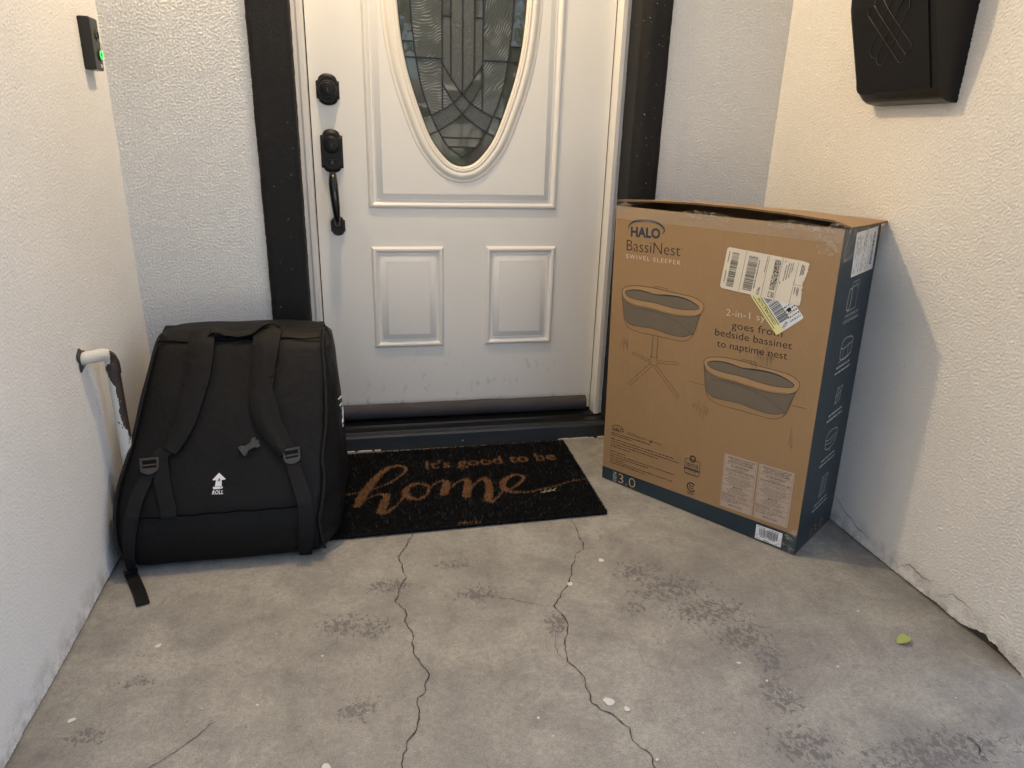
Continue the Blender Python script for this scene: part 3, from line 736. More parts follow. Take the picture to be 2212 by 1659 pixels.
lid=obj('lid_flap',v,f,[M['card_lid'],M['card_edge']],box); mi=[0]*nl+[1]*(len(f)-nl); lid.data.polygons.foreach_set('material_index',mi)
# short inner flap tucked down at the right end
obj('end_flap',[B(BW-.006,.02,BH-.002),B(BW-.006,BD-.02,BH-.002),B(BW-.13,BD-.03,BH-.035),B(BW-.13,.03,BH-.05)],[(0,1,2,3)],M['card_in'],box)
# --- print on the front
def band(a): return .0394+(.0563-.0394)*a/BW
Print().poly([(0,.001),(BW,.001),(BW,band(BW)),(0,band(0))]).build('base_band',Fr,.0004,'blue',box)
pb=Print()
pb.line([(.0437,.7613),(.0450,.7735),(.0620,.7855),(.0945,.7912),(.1289,.7890),(.1500,.7785),(.1540,.7680),(.1480,.7620)],[.0008,.0035,.006,.006,.006,.005,.003,.0008],smooth=6)
pb.text('HALO',.0516,.7455,.1435,.7497,.0240,.038)
o_=pb.build('logo',Fr,.0004,'ink_blue',box)
Print().text('BassiNest',.0409,.7054,.2065,.7107,.0295,-.010).build('lettering',Fr,.0004,'ink',box)
Print().text('®',.1465,.7600,.1495,.7601,.003).build('lettering',Fr,.0004,'ink',box); Print().text('®',.2095,.7290,.2135,.7292,.004).build('lettering',Fr,.0004,'ink',box)
Print().text('SWIVEL SLEEPER',.041,.6845,.2093,.6888,.0108,-.006,1.3).build('lettering',Fr,.0004,'ink_white',box); Print().text('2-in-1 system',.3495,.5812,.510,.5875,.0165,-.016).build('lettering',Fr,.0004,'ink_white',box)
Print().text('goes from',.3683,.5510,.4985,.5555,.0185,-.004).text('bedside bassinet',.3258,.5246,.5253,.5308,.0180,-.004).text('to naptime nest',.3341,.4960,.5172,.5035,.0180,-.004).build('lettering',Fr,.0004,'ink',box)
# line drawings of the product
LW=.0011
def bassinet(dx,dz,stand):
    T=lambda P:[(x+dx,z+dz) for x,z in P]
    rim=T([(.0347,.5880),(.0400,.6010),(.0560,.6085),(.0906,.6151),(.1348,.6165),(.1822,.6141),(.2239,.6136),(.2607,.6107),(.2836,.6001),(.2872,.5880),(.2787,.5717),(.2538,.5598),(.213,.5545),(.1704,.5552),(.1264,.5578),(.0815,.5575),(.0488,.5660)])
    inn=T([(.0448,.5868),(.0520,.5953),(.0781,.6018),(.1095,.6022),(.1407,.5990),(.1747,.6030),(.2165,.6049),(.2497,.5996),(.2729,.5892),(.2660,.5800),(.2278,.5734),(.1859,.5733),(.1425,.5765),(.0982,.5755),(.0617,.5775)])
    R_=[tuple(p) for p in cat_rom(rim,4,True)]; I_=[tuple(p) for p in cat_rom(inn,4,True)]
    low=T([(.0355,.5820),(.0420,.5440),(.0487,.5104),(.0631,.4930),(.0961,.4857),(.16,.487),(.2200,.4870),(.2400,.4905),(.2556,.4996),(.2655,.515),(.2730,.545),(.2810,.5740)])
    Lw=[tuple(p) for p in cat_rom(low,4)]
    mb=T([(.0483,.5163),(.072,.5010),(.1397,.5045),(.1927,.4990),(.2347,.5010),(.2643,.5147)]); Mb=[tuple(p) for p in cat_rom(mb,5)]
    rf=T([(.0365,.5760),(.0488,.5645),(.0815,.5562),(.1264,.5566),(.1704,.5540),(.213,.5533),(.2538,.5586),(.2780,.5700)]); Rf=[tuple(p) for p in cat_rom(rf,5)]
    body=Print().poly(Rf+Mb[::-1]); body.build('illustration',Fr,.0004,'ink_grey',box)
    Print().poly(R_).build('illustration',Fr,.0006,'ink_rim',box)
    Print().poly(I_).build('illustration',Fr,.0008,'ink_grey',box)
    top=[p for p in I_][:36]
    Print().line(top,[.0005,.0022,.003,.0022,.004,.003,.0022,.0008]).build('illustration',Fr,.0010,'ink_blue',box)
    ln=Print().line(R_,LW,True).line(I_,LW*.8,True).line(Lw,LW).line(Mb,LW*.7).line([(a,b-.006) for a,b in [(p[0],p[1]+.0105) for p in Rf[3:-4]]],LW*.5)
    ln.line(T([(.060,.548),(.11,.552),(.17,.548),(.22,.535),(.262,.513)]),LW*.5,smooth=4)
    ln.line(T([(.1356,.6166),(.1367,.6205),(.1560,.6225),(.1774,.6210),(.1778,.6160)]),LW*.8)
    if stand:
        ln.line([(.1444,.4858),(.1443,.4218)],LW).line([(.1602,.4871),(.1607,.4236)],LW).line([(.141,.424),(.141,.408),(.146,.402),(.158,.401),(.164,.408),(.164,.425),(.141,.424)],LW*.8)
        def leg(a,b,w):
            d=math.dist(a,b); nx,ny=-(b[1]-a[1])/d*w,(b[0]-a[0])/d*w; ux,uy=(b[0]-a[0])/d*w,(b[1]-a[1])/d*w
            ln.line([(a[0]+nx,a[1]+ny),(b[0]+nx,b[1]+ny),(b[0]+ux,b[1]+uy),(b[0]-nx,b[1]-ny),(a[0]-nx,a[1]-ny)],LW*.8)
        leg((.140,.4105),(.0824,.4218),.0035); leg((.165,.414),(.2272,.4246),.0035); leg((.146,.402),(.0797,.3293),.0045); leg((.158,.401),(.2361,.331),.0045)
    else:
        ln.line([(.2665,.3842),(.3084,.3842)],LW*.8).line([(.5427,.3930),(.5812,.3955)],LW*.8)
    ln.build('illustration',Fr,.0012,'ink',box)
bassinet(0,0,True); bassinet(.2685,-.1430,False)
for (ca,cb,wa,hb,nn_,sd_) in ((.3085,.315,.050,.052,15,1),(.462,.497,.050,.060,15,2),(.053,.440,.030,.050,9,3),(.556,.300,.012,.09,4,4),(.44,.470,.02,.03,5,5)):
    r_=random.Random(sd_); p_=Print()
    for k in range(nn_):
        a=ca-wa/2+wa*(k+r_.uniform(-.25,.25))/nn_; h0=hb*r_.uniform(.25,1)*math.sin(math.pi*(k+.5)/nn_)**.5; b=cb+r_.uniform(-.2,.2)*hb; w_=r_.uniform(.0006,.0016)
        p_.poly([(a-w_*.4,b-h0/2),(a+w_*.4,b-h0/2),(a+w_,b),(a+w_*.4,b+h0/2),(a-w_*.4,b+h0/2),(a-w_,b)])
    p_.build('rub_mark',Fr,.0014,'rub',box)
# small print, seal and mark
sm=Print()
sm.text('HALO',.0310,.1655,.0675,.1712,.0115,.015).line([(.0275,.1690),(.0290,.1815),(.045,.1880),(.062,.1850),(.0705,.1760)],[.0005,.0016,.002,.0016,.0005],smooth=5)
sm.text('HALOSleep.com',.0806,.1701,.1463,.1716,.0085,-.012)
sm.text('You',.1520,.1713,.1590,.1715,.006).text('HaloSleep',.1690,.1716,.1980,.1728,.0055,-.01)
rows=[(.1585,.1613),(.1520,.1000),(.1392,.2392),(.1312,.2579),(.1232,.1900),(.1152,.0980),(.0990,.0813),(.0905,.2452),(.0830,.1600),(.0755,.0800),(.0680,.2410),(.0612,.1500)]
for k,(z_,e_) in enumerate(rows): sm.dashes(.0258,z_,e_,z_+.027*(e_-.0258),.0030,k)
sm.build('lettering',Fr,.0004,'ink',box)
pt=Print().poly([(.1600,.1700),(.1670,.1702),(.1670,.1765),(.1600,.1763)]); pt.build('logo',Fr,.0004,'ink_blue',box)
# certification seal
def rr_rect(a0,b0,a1,b1,r_,tilt=.03):
    P=[]
    for cx,cy,s0 in ((a1-r_,b1-r_,0),(a0+r_,b1-r_,90),(a0+r_,b0+r_,180),(a1-r_,b0+r_,270)):
        for k in range(6): a=R(s0+90*k/5); P.append((cx+r_*math.cos(a),cy+r_*math.sin(a)))
    return [(x,y+tilt*(x-a0)) for x,y in P]
seal=Print().line(rr_rect(.2752,.1178,.3215,.1612,.006),.0016,True).text('jpma',.2795,.1410,.3170,.1422,.0130,.006).text('CERTIFIED',.2850,.1368,.3160,.1378,.0030,0)
seal.line([(.2982+.0075*math.cos(a/20*6.283),.1650+.0085*math.sin(a/20*6.283)) for a in range(20)],.0042,True).line([(.2950,.1650),(.2975,.1625),(.3010,.1660)],.0014).dashes(.2860,.1255,.3120,.1263,.0022,4)
seal.dashes(.2775,.1150,.3215,.1163,.0020,3); seal.build('logo',Fr,.0004,'ink',box)
Print().poly([(.2756,.1290),(.3213,.1304),(.3213,.1360),(.2756,.1346)]).build('logo',Fr,.0004,'ink_blue',box)
mk=Print(); cgx,cgz=.3018,.0800; mk.line([(cgx+.0125*math.cos(R(40+i*290/24)),cgz+.0125*math.sin(R(40+i*290/24))) for i in range(25)],.0034)
for k in range(4):
    a=R(45+90*k); mk.poly([(cgx+.0052*math.cos(a)+.0032*math.cos(R(90*j)),cgz+.0052*math.sin(a)+.0032*math.sin(R(90*j))) for j in range(4)])
mk.dashes(.2905,.0615,.3130,.0622,.0026,5).dashes(.2925,.0572,.3110,.0578,.0026,6); mk.build('logo',Fr,.0004,'ink',box)
gen=Print().text('3.0',.0600,.0055,.1215,.0072,.0300,-.012); gen.build('lettering',Fr,.0008,'ink_tan',box)
Print().text('GEN',.0535,.0040,.0530,.0345,.0125,-.012).build('lettering',Fr,.0008,'ink_side',box)
# two law tags
def lawtag(o2,w_,h_,mat1,rows):
    F=local(o2,(1,.044),(-.012,1)); tg=Print().poly([F(0,0),F(w_,0),F(w_,h_),F(0,h_)]).build('law_tag',Fr,.0005,'tag_edge',box)
    e=.0022; Print().poly([F(e,e),F(w_-e,e),F(w_-e,h_-e),F(e,h_-e)]).build('paper',Fr,.0007,'tag_paper',tg)
    p_=Print().line([F(e,e),F(w_-e,e),F(w_-e,h_-e),F(e,h_-e)],.0007,True)
    for kind,z_,a,b,s_ in rows:
        if kind=='-': p_.line([F(e,z_*h_),F(w_-e,z_*h_)],.0006)
        else: 
            q0,q1=F(a*w_,z_*h_),F(b*w_,z_*h_); p_.text(s_,*q0,*q1,.0044 if kind=='B' else .0038,.016 if kind=='B' else .004)
    p_.build('lettering',Fr,.0009,'ink',tg)
def rows(mat1,mat2,size,wt):
    return [('B',.945,.10,.93,'UNDER PENALTY OF LAW THIS'),('B',.905,.16,.87,'TAG NOT TO BE REMOVED'),('B',.865,.12,.90,'EXCEPT BY THE CONSUMER'),('-',.84,0,0,''),
    ('B',.795,.22,.78,mat1),('T',.755,.32,.66,'consisting of'),('B',.715,.08,.94,mat2),('-',.69,0,0,''),('T',.645,.18,.82,'REG. NO. UT-0999 (CN)'),('-',.615,0,0,''),
    ('T',.575,.18,.84,'Certification is made by the'),('T',.54,.08,.94,'manufacturer that the materials in'),('T',.505,.14,.86,'this article are described in'),('T',.47,.22,.74,'accordance with law'),('-',.445,0,0,''),
    ('B',.405,.36,.64,'MADE FOR'),('T',.37,.27,.75,'HALO Innovations, Inc.'),('T',.335,.16,.84,'213 W 35th Street, Suite 2E'),('T',.30,.22,.72,'New York, NY 10001'),('-',.275,0,0,''),
    ('B',.235,.04,.46,'Date of Delivery:'),('T',.235,.52,.80,'120320'),('T',.195,.04,.80,size),('T',.155,.04,.92,wt),('T',.115,.04,.55,'Factory Mold YG2197'),('B',.05,.28,.70,'MADE IN CHINA')]
lawtag((.3905,.0600),.0905,.1525,'',rows('ALL NEW MATERIAL','POLYURETHANE FOAM 100%','Finished Size: 30.5 in x 17.5 in','Net Weight Filling Material: 0.24 lbs.'))
lawtag((.4862,.0634),.0905,.1535,'',rows('ALL NEW MATERIALS','POLYESTER FIBER BATTING 100%','Finished Size: 31.5 in x 20.1 in','Net Weight Filling Mat: 0.05 lbs.'))
# product bar code on the base band
F=local((.4975,.0046),(1,.032),(0,1)); bl=Print().poly([F(0,0),F(.0702,0),F(.0702,.0412),F(0,.0412)]).build('barcode_sticker',Fr,.0007,'label_white',box)
pp=Print().bars(*F(.010,.0135),*F(.061,.0135),.021,5,30).text('Model #',*F(.004,.0365),*F(.016,.0365),.0026,.004).dashes(*F(.018,.0365),*F(.026,.0365),.0024,9).dashes(*F(.034,.0365),*F(.062,.0365),.0024,7)
pp.text('8',*F(.003,.009),*F(.0055,.009),.0048).text('18771',*F(.014,.0085),*F(.031,.0085),.0046).text('04782',*F(.036,.0085),*F(.054,.0085),.0046).text('2',*F(.0635,.005),*F(.066,.005),.0048).text('Item #',*F(.003,.0025),*F(.0135,.0025),.003,.004).dashes(*F(.024,.002),*F(.040,.002),.0027,8)
pp.build('barcode',Fr,.0010,'black_ink',bl)
# shipping label: long paper sticker with turned print
tl_,tr_,br_,bl2=(.3357,.7512),(.5425,.7401),(.5354,.6365),(.3249,.6483)
U=np.array([(tr_[0]-tl_[0]),(tr_[1]-tl_[1])]); V=np.array([(bl2[0]-tl_[0]),(bl2[1]-tl_[1])])
def SL(a,b): return (tl_[0]+U[0]*a+V[0]*b, tl_[1]+U[1]*a+V[1]*b)
rd=random.Random(8)
out=[SL(.02,0)]+[SL(a,0) for a in (.3,.6,.9)]+[SL(.97+.02*rd.random(),.02)]+[SL(.975+.008*math.sin(q*9)+.007*rd.uniform(-1,1),q) for q in np.linspace(.06,.78,26)]+[SL(.985,.82),SL(.988,.98),SL(.97,1)]+[SL(a,1) for a in (.7,.4)]+[SL(.03,1),SL(.003,.96),SL(0,.9),SL(0,.04)]
lab=Print().poly(out[::-1]).build('shipping_label',Fr,.0012,'label',box)
p_=Print()
for a in (.245,.525,.685,.865): p_.line([SL(a,.02 if a<.8 else .05),SL(a,.99)],.0007)
p_.line([SL(.865,.55),SL(.975,.55)],.0006)
p_.bars(*SL(.075,.90),*SL(.075,.12),.0001,1,2)
def vb(a0,a1,b0,b1,seed,n):      # bar code whose bars lie across the label's length
    r_=random.Random(seed); seq=[r_.choice([1,1,1,2,3]) for _ in range(n*2)]; k=(b1-b0)/sum(seq); t_=b0
    for i,q in enumerate(seq):
        if i%2==0: p_.poly([SL(a0,t_),SL(a1,t_),SL(a1,t_+q*k*.92),SL(a0,t_+q*k*.92)])
        t_+=q*k
vb(.075,.165,.10,.93,2,44); vb(.285,.40,.10,.92,3,48)
for a in np.arange(.60,.667,.0055):                 # stacked 2-d code as random cells
    for b in np.arange(.12,.74,.012):
        if rd.random()<.55: p_.poly([SL(a,b),SL(a+.0055,b),SL(a+.0055,b+.012),SL(a,b+.012)])
for b in (.085,.095,.108,.745,.760,.772): p_.poly([SL(.60,b),SL(.667,b),SL(.667,b+.006),SL(.60,b+.006)])
def vt(s_,a,b0,b1,cap,w_=.002): p_.text(s_,*SL(a,b0),*SL(a,b1),cap,w_)
vt('94520',.465,.78,.96,.0065); vt('H',.628,.86,.925,.0085,.02)
q=[SL(.605,.835),SL(.665,.835),SL(.665,.95),SL(.605,.95)]; p_.line(q,.0014,True)
def scrib(a,b0,b1,seed,w_=.0026):                 # lines of print too fine to read
    r_=random.Random(seed); b=b0
    while b<b1:
        d=r_.uniform(.008,.02); p_.poly([SL(a,b),SL(a+.010,b),SL(a+.010,min(b+d,b1)),SL(a,min(b+d,b1))]); b+=d+r_.choice([.004,.004,.012])
for k,(a,b0,b1) in enumerate([(.035,.10,.36),(.035,.55,.85),(.415,.16,.84),(.500,.05,.42),(.715,.07,.10),(.735,.15,.52),(.760,.10,.48),(.785,.10,.42),(.805,.08,.30),(.885,.60,.78),(.905,.08,.34),(.92,.08,.3),(.935,.1,.3),(.91,.6,.76),(.925,.6,.8),(.70,.55,.60)]): scrib(a,b0,b1,k)
p_.build('print',Fr,.0015,'ink',lab)
# the tilted yellow-edged sticker tucked beneath it
ya,yb_=np.array((.4075,.6425)),np.array((.4843,.5571)); yU=yb_-ya; yV=np.array((.0590,.0545))
def YL(a,b): return (ya[0]+yU[0]*a+yV[0]*b, ya[1]+yU[1]*a+yV[1]*b)
ys=Print().poly([YL(0,0),YL(.97,0),YL(1,.04),YL(1,.95),YL(.97,1),YL(.2,1.0)]).build('flow_sticker',Fr,.0008,'label_white',box)
Print().poly([YL(0,0),YL(.97,0),YL(1,.04),YL(1,.27),YL(0,.27)]).build('yellow_edge',Fr,.0009,'label_yellow',ys)
p_=Print().line([YL(.06,.055),YL(.86,.055)],.0016).line([YL(.06,.245),YL(.84,.245)],.0016)
p_.text('CONVEYABLE FLOW',*YL(.80,.205),*YL(.14,.205),.0072,.012)
r_=random.Random(12); seq=[r_.choice([1,1,2,3]) for _ in range(76)]; k=.80/sum(seq); t_=.04
for i,q in enumerate(seq):
    if i%2==0: p_.poly([YL(t_,.30),YL(t_+q*k*.92,.30),YL(t_+q*k*.92,.64),YL(t_,.64)])
    t_+=q*k
p_.text('1026',*YL(.985,.50),*YL(.985,.30),.0065,.01) if False else p_.text('1026',*YL(.97,.32),*YL(.90,.52),.0062,.012)
for k in range(5):
    r2_=random.Random(k+40); b=.60
    while b<.96:
        d=r2_.uniform(.02,.06); p_.poly([YL(.60+.075*k,b),YL(.615+.075*k+.012,b),YL(.615+.075*k+.012,b+d),YL(.60+.075*k,b+d)]); b+=d+.03
p_.poly([YL(.66,.70),YL(.74,.70),YL(.74,.82),YL(.66,.82)]); p_.build('print',Fr,.00105,'black_ink',ys)
# --- side print
F=lambda a,b:(a,b)
sl_=Print().poly([(.0901,.7040),(.2483,.7080),(.2400,.8120),(.0830,.8075)]).build('side_label',Sd,.0008,'label_white',box)
p_=Print()
for a,b0,b1 in [(.205,.722,.80)]:
    r_=random.Random(6); z_=.722
    while z_<.800:
        d=r_.choice([.0008,.0014,.0022]); p_.quad(.212,z_,.228,z_+d); z_+=d+r_.choice([.0008,.0016])
r_=random.Random(66)
for k in range(13):
    a=.098+k*.0085
    z_=.712
    while z_<.79 and k not in (5,9):
        d=r_.uniform(.003,.011)
        if r_.random()<.62: p_.quad(a,z_,a+.0022,z_+d)
        z_+=d+.003
p_.line([(.150,.715),(.152,.795)],.0006); p_.build('print',Sd,.0011,'ink',sl_)
LS=.0022
si=Print()
si.line([(.100,.668),(.097,.630),(.108,.624),(.118,.630),(.121,.668),(.110,.676)],LS,True,4).line([(.118,.676),(.118,.690),(.160,.692),(.162,.624),(.105,.6205)],LS*.7).line([(.140,.691),(.141,.678)],LS*.5).line([(.118,.678),(.161,.680)],LS*.5)
si.build('illustration',Sd,.0006,'ink_side',box); si=Print()
si.line([(.105,.530),(.118,.548),(.150,.551),(.180,.546),(.186,.534),(.160,.530),(.125,.525),(.105,.530)],LS,False,4).line([(.105,.528),(.112,.500),(.150,.496),(.180,.505),(.187,.534)],LS,False,3).line([(.105,.494),(.192,.504)],LS*.7).line([(.125,.524),(.128,.498)],LS*.6).line([(.16,.529),(.16,.498)],LS*.6)
si.build('illustration',Sd,.0006,'ink_side',box); si=Print()
for a,s0 in ((.130,1),(.143,-1),(.158,1)):
    si.line([(a-.006,.378),(a+.002,.395),(a-.002,.408),(a+.006,.424)],LS,False,4); e=(a+.006,.424) if s0>0 else (a-.006,.378)
    si.line([(e[0]-.006,e[1]-s0*.007),e,(e[0]+.005,e[1]-s0*.008)],LS)
si.line([(.120,.398),(.166,.408)],LS*.7)
si.build('illustration',Sd,.0006,'ink_side',box); si=Print()
si.line([(.105,.288),(.118,.303),(.150,.306),(.182,.300),(.186,.288),(.160,.284),(.125,.281)],LS,True,4).line([(.105,.286),(.110,.262),(.140,.254),(.176,.262),(.186,.288)],LS,False,3).line([(.108,.274),(.145,.268),(.183,.277)],LS*.7).line([(.146,.255),(.147,.244)],LS)
si.build('illustration',Sd,.0006,'ink_side',box); si=Print()
si.line([(.133,.118),(.133,.176),(.154,.178),(.155,.120)],LS,True)
for k in range(6): si.line([(.133,.126+k*.009),(.145 if k%2 else .150,.1262+k*.009)],LS*.6)
si.line([(.163,.122),(.165,.178),(.160,.170)],LS*.8).line([(.165,.178),(.170,.170)],LS*.8).line([(.126,.178),(.123,.118),(.118,.126)],LS*.8).line([(.123,.118),(.129,.126)],LS*.8)
si.build('illustration',Sd,.0006,'ink_side',box); si=Print()
for z_,a,b in [(.6055,'SWIVELS OVER BED FOR','CLOSE SLEEP & BONDING'),(.478,'',''),(.352,'',''),(.228,'',''),(.100,'','')]:
    q=Print()
    if a: q.text(a,.095,z_,.190,z_+.0025,.0075,-.004).text(b,.088,z_-.0135,.196,z_-.011,.0075,-.004)
    else: q.dashes(.095,z_,.190,z_+.0025,.0060,int(z_*100)).dashes(.088,z_-.0135,.196,z_-.011,.0060,int(z_*100)+1)
    q.build('lettering',Sd,.0006,'ink_side',box)
si.text('GEN',.108,.006,.108,.034,.010,-.01); si.build('illustration',Sd,.0006,'ink_side',box)
Print().text('3.0',.122,.006,.190,.0085,.030,-.012).build('lettering',Sd,.0006,'ink_tan',box)
# tape: clear bands along the edges, torn and crumpled at the top
obj('tape',[Fr(.001,BH-.032,.0016),Fr(BW-.001,BH-.032,.0016),Fr(BW-.001,BH-.001,.0016),Fr(.001,BH-.001,.0016)],[(0,1,2,3)],M['tape'],box)
obj('tape',[Sd(.002,BH-.075,.0014),Sd(.06,BH-.072,.0014),Sd(.245,BH-.03,.0014),Sd(.262,BH-.001,.0014),Sd(.002,BH-.001,.0014)],[(0,1,2,3,4)],M['tape_crumple'],box)
obj('tape',[Fr(BW-.05,BH-.06,.0018),Fr(BW,BH-.06,.0018),Fr(BW,BH,.0018),Fr(BW-.07,BH,.0018)],[(0,1,2,3)],M['tape_crumple'],box)
obj('tape',[Fr(BW-.055,.0015,.0013),Fr(BW,.0015,.0013),Fr(BW,.075,.0013),Fr(BW-.03,.05,.0013)],[(0,1,2,3)],M['tape_crumple'],box)
def rag(a0,a1,h,seed,lean=.0):
    n=18; v=[];f=[]; r_=random.Random(seed)
    for i in range(n+1):
        a=a0+(a1-a0)*i/n; hh=h*math.sin(math.pi*min(.97,max(.03,i/n)))**.5*r_.uniform(.7,1.15)
        v+=[Fr(a,BH-.012,.0022),Fr(a+r_.uniform(-.002,.002),BH+hh*.5,.003+.003*r_.random()),Fr(a+r_.uniform(-.004,.004),BH+hh,-.004+lean*r_.random())]
        if i: q=3*i; f+=[(q-3,q,q+1,q-2),(q-2,q+1,q+2,q-1)]
    obj('tape',v,f,M['tape_crumple'],box,60)
rag(.0,.05,.012,1); rag(.20,.33,.009,2); rag(.43,.56,.007,3,-.01); rag(.57,.604,.014,4)

# ------------------------------------------------------------------ doormat
MA=math.atan2(.013,.715)
def MT(x,y,z): return (x*1.0,y,z)
mat_t=thing('doormat','black coir doormat with tan lettering lying before the door','doormat')
mc=[(-.452,-.642),(.3125,-.629),(.3215,-.140),(-.4435,-.150)]
def mquad(u,v_): 
    a=np.array(mc[0])*(1-u)*(1-v_)+np.array(mc[1])*u*(1-v_)+np.array(mc[2])*u*v_+np.array(mc[3])*(1-u)*v_; return a
mb=MB(); Q=[(*p,.001) for p in mc]+[(*p,.009) for p in mc]
mb.add(Q,[(0,3,2,1),(4,5,6,7),(0,1,5,4),(1,2,6,5),(2,3,7,6),(3,0,4,7)]).build('backing',M['coir_black'],mat_t)
strokes=[]   # (polyline, widths)
def st(P,w): 
    P=[tuple(p) for p in cat_rom(P,8)]; ws=np.interp(np.linspace(0,1,len(P)),np.linspace(0,1,len(w)),w); strokes.append((np.array(P),np.array(ws)))
th_=.0125; tn=.0026
st([(-.425,-.430),(-.3997,-.4248),(-.3409,-.4088),(-.2755,-.3666),(-.231,-.3091),(-.2268,-.2762),(-.2451,-.2587)],[tn*.7,tn,tn,tn,tn*1.6,.005,.007])
st([(-.2451,-.2587),(-.28,-.273),(-.3196,-.3419),(-.3489,-.416),(-.3705,-.4899)],[.007,.009,th_,th_*1.1,th_])
st([(-.3667,-.4787),(-.3376,-.451),(-.3099,-.4347),(-.2866,-.4425)],[tn,tn,.004,.008]); st([(-.2866,-.4425),(-.298,-.4895),(-.3072,-.5384)],[.009,th_,th_]); st([(-.3054,-.5425),(-.2904,-.5411),(-.262,-.503),(-.2356,-.4504)],[.008,.005,tn,tn])
st([(-.2359,-.4545),(-.2350,-.43),(-.221,-.4040),(-.1947,-.3862),(-.1676,-.4054),(-.1692,-.4439),(-.1941,-.4775),(-.2213,-.4733),(-.2343,-.4423)],[.008,.010,.009,.006,.0045,.0045,.0055,.008,.010])
st([(-.1696,-.4268),(-.1416,-.3917),(-.1192,-.3771)],[tn,tn,.004]); st([(-.1192,-.3771),(-.1087,-.3878),(-.1150,-.42),(-.1264,-.4591)],[.004,.009,th_,th_])
st([(-.1224,-.4597),(-.0797,-.3967),(-.0519,-.3783)],[tn,.0035,.005]); st([(-.0519,-.3783),(-.0455,-.3929),(-.052,-.43),(-.0626,-.4816)],[.006,.010,th_,th_])
st([(-.0601,-.4778),(-.0277,-.4137),(.0029,-.3821)],[tn,tn*1.2,.005]); st([(.0029,-.3821),(.0123,-.4018),(.0079,-.4629),(-.0040,-.508),(.0025,-.5271)],[.006,.011,th_,th_,.007]); st([(.0025,-.5271),(.0196,-.511),(.0482,-.4692)],[.006,tn,tn])
st([(.0482,-.4692),(.078,-.4565),(.1151,-.4221),(.1252,-.3868),(.1039,-.3742),(.074,-.393)],[tn,.004,.004,.006,.005,.007]); st([(.074,-.393),(.0545,-.4263),(.0539,-.4614),(.0731,-.4799),(.1009,-.4859),(.1433,-.4839),(.1988,-.4663),(.2667,-.4408),(.309,-.4352)],[.008,.011,.0105,.007,.004,tn,tn,tn,tn*.9])
def dist_strokes(X):
    best=np.full(len(X),9.)
    for P,w in strokes:
        A=P[:-1];Bp=P[1:];wA=(w[:-1]+w[1:])*.5
        for a,b,ww in zip(A,Bp,wA):
            ab=b-a; t_=np.clip(((X-a)@ab)/max(1e-12,ab@ab),0,1); d=np.hypot(*(X-a-t_[:,None]*ab).T)-ww
            best=np.minimum(best,d)
    return best
tv,tf=text_mesh("It's good to be",'LEFT',.012)
tv=tv.copy(); tv[:,0]=(tv[:,0]-tv[:,0].min())/np.ptp(tv[:,0])*.4219; tv[:,1]*=.052/CAP
tv=np.c_[-.1618+tv[:,0]-tv[:,1]*-.016, -.2945+tv[:,1]+tv[:,0]*.016]
def in_text(X):
    r_=np.zeros(len(X),bool)
    for q in tf:
        for k in range(1,len(q)-1):
            a,b,c=tv[q[0]],tv[q[k]],tv[q[k+1]]
            lo=np.minimum(np.minimum(a,b),c);hi=np.maximum(np.maximum(a,b),c)
            ii=np.where((X[:,0]>=lo[0])&(X[:,0]<=hi[0])&(X[:,1]>=lo[1])&(X[:,1]<=hi[1])&~r_)[0]
            if not len(ii): continue
            Y=X[ii]; s1=(b[0]-a[0])*(Y[:,1]-a[1])-(b[1]-a[1])*(Y[:,0]-a[0]); s2=(c[0]-b[0])*(Y[:,1]-b[1])-(c[1]-b[1])*(Y[:,0]-b[0]); s3=(a[0]-c[0])*(Y[:,1]-c[1])-(a[1]-c[1])*(Y[:,0]-c[0])
            r_[ii]|=((s1>=0)&(s2>=0)&(s3>=0))|((s1<=0)&(s2<=0)&(s3<=0))
    return r_
N=90000
U_=rng.random(N); V_=rng.random(N)
base=np.array([mquad(a,b) for a,b in zip(U_,V_)])
jit=base+rng.normal(0,.0011,(N,2))
tan=(dist_strokes(jit)<0)|in_text(jit)
tan|=(np.abs(jit[:,0]+.078)<.036)&(jit[:,1]<-.622)&(rng.random(N)<.45)
pale=(~tan)&(rng.random(N)<.012)
ang=rng.random(N)*6.283; ln=np.where(pale,rng.uniform(.008,.02,N),rng.uniform(.004,.009,N)); wd=np.where(pale,.0004,rng.uniform(.0007,.0013,N))
lean=rng.uniform(.1,.75,N); lean[pale]=rng.uniform(.7,.98,pale.sum())
dx=np.cos(ang);dy=np.sin(ang); hx=-dy*wd;hy=dx*wd
tipx=base[:,0]+dx*ln*lean; tipy=base[:,1]+dy*ln*lean; tipz=.0085+ln*np.sqrt(1-lean**2)*1.1+np.where(pale,.006,0)
z0=np.full(N,.0085); z0[pale]=.014
K_=9000; pe=rng.integers(N-K_,N,1); side_=rng.integers(0,4,K_); q_=rng.random(K_); e_=np.where(side_%2==0,0.,1.)
uu=np.where(side_<2,q_,e_); vq=np.where(side_<2,e_,q_); eb=np.array([mquad(a,b) for a,b in zip(uu,vq)]); cen=np.array(mc).mean(0); od=np.where((side_<2)[:,None],np.c_[np.zeros(K_),np.where(e_>0,1.,-1.)],np.c_[np.where(e_>0,1.,-1.),np.zeros(K_)])
z0[-K_:]=rng.uniform(.0005,.010,K_); base[-K_:]=eb; aj=rng.normal(0,.7,K_); oc,os_=np.cos(aj),np.sin(aj); ox=od[:,0]*oc-od[:,1]*os_; oy=od[:,0]*os_+od[:,1]*oc; el=rng.uniform(.002,.0065,K_)
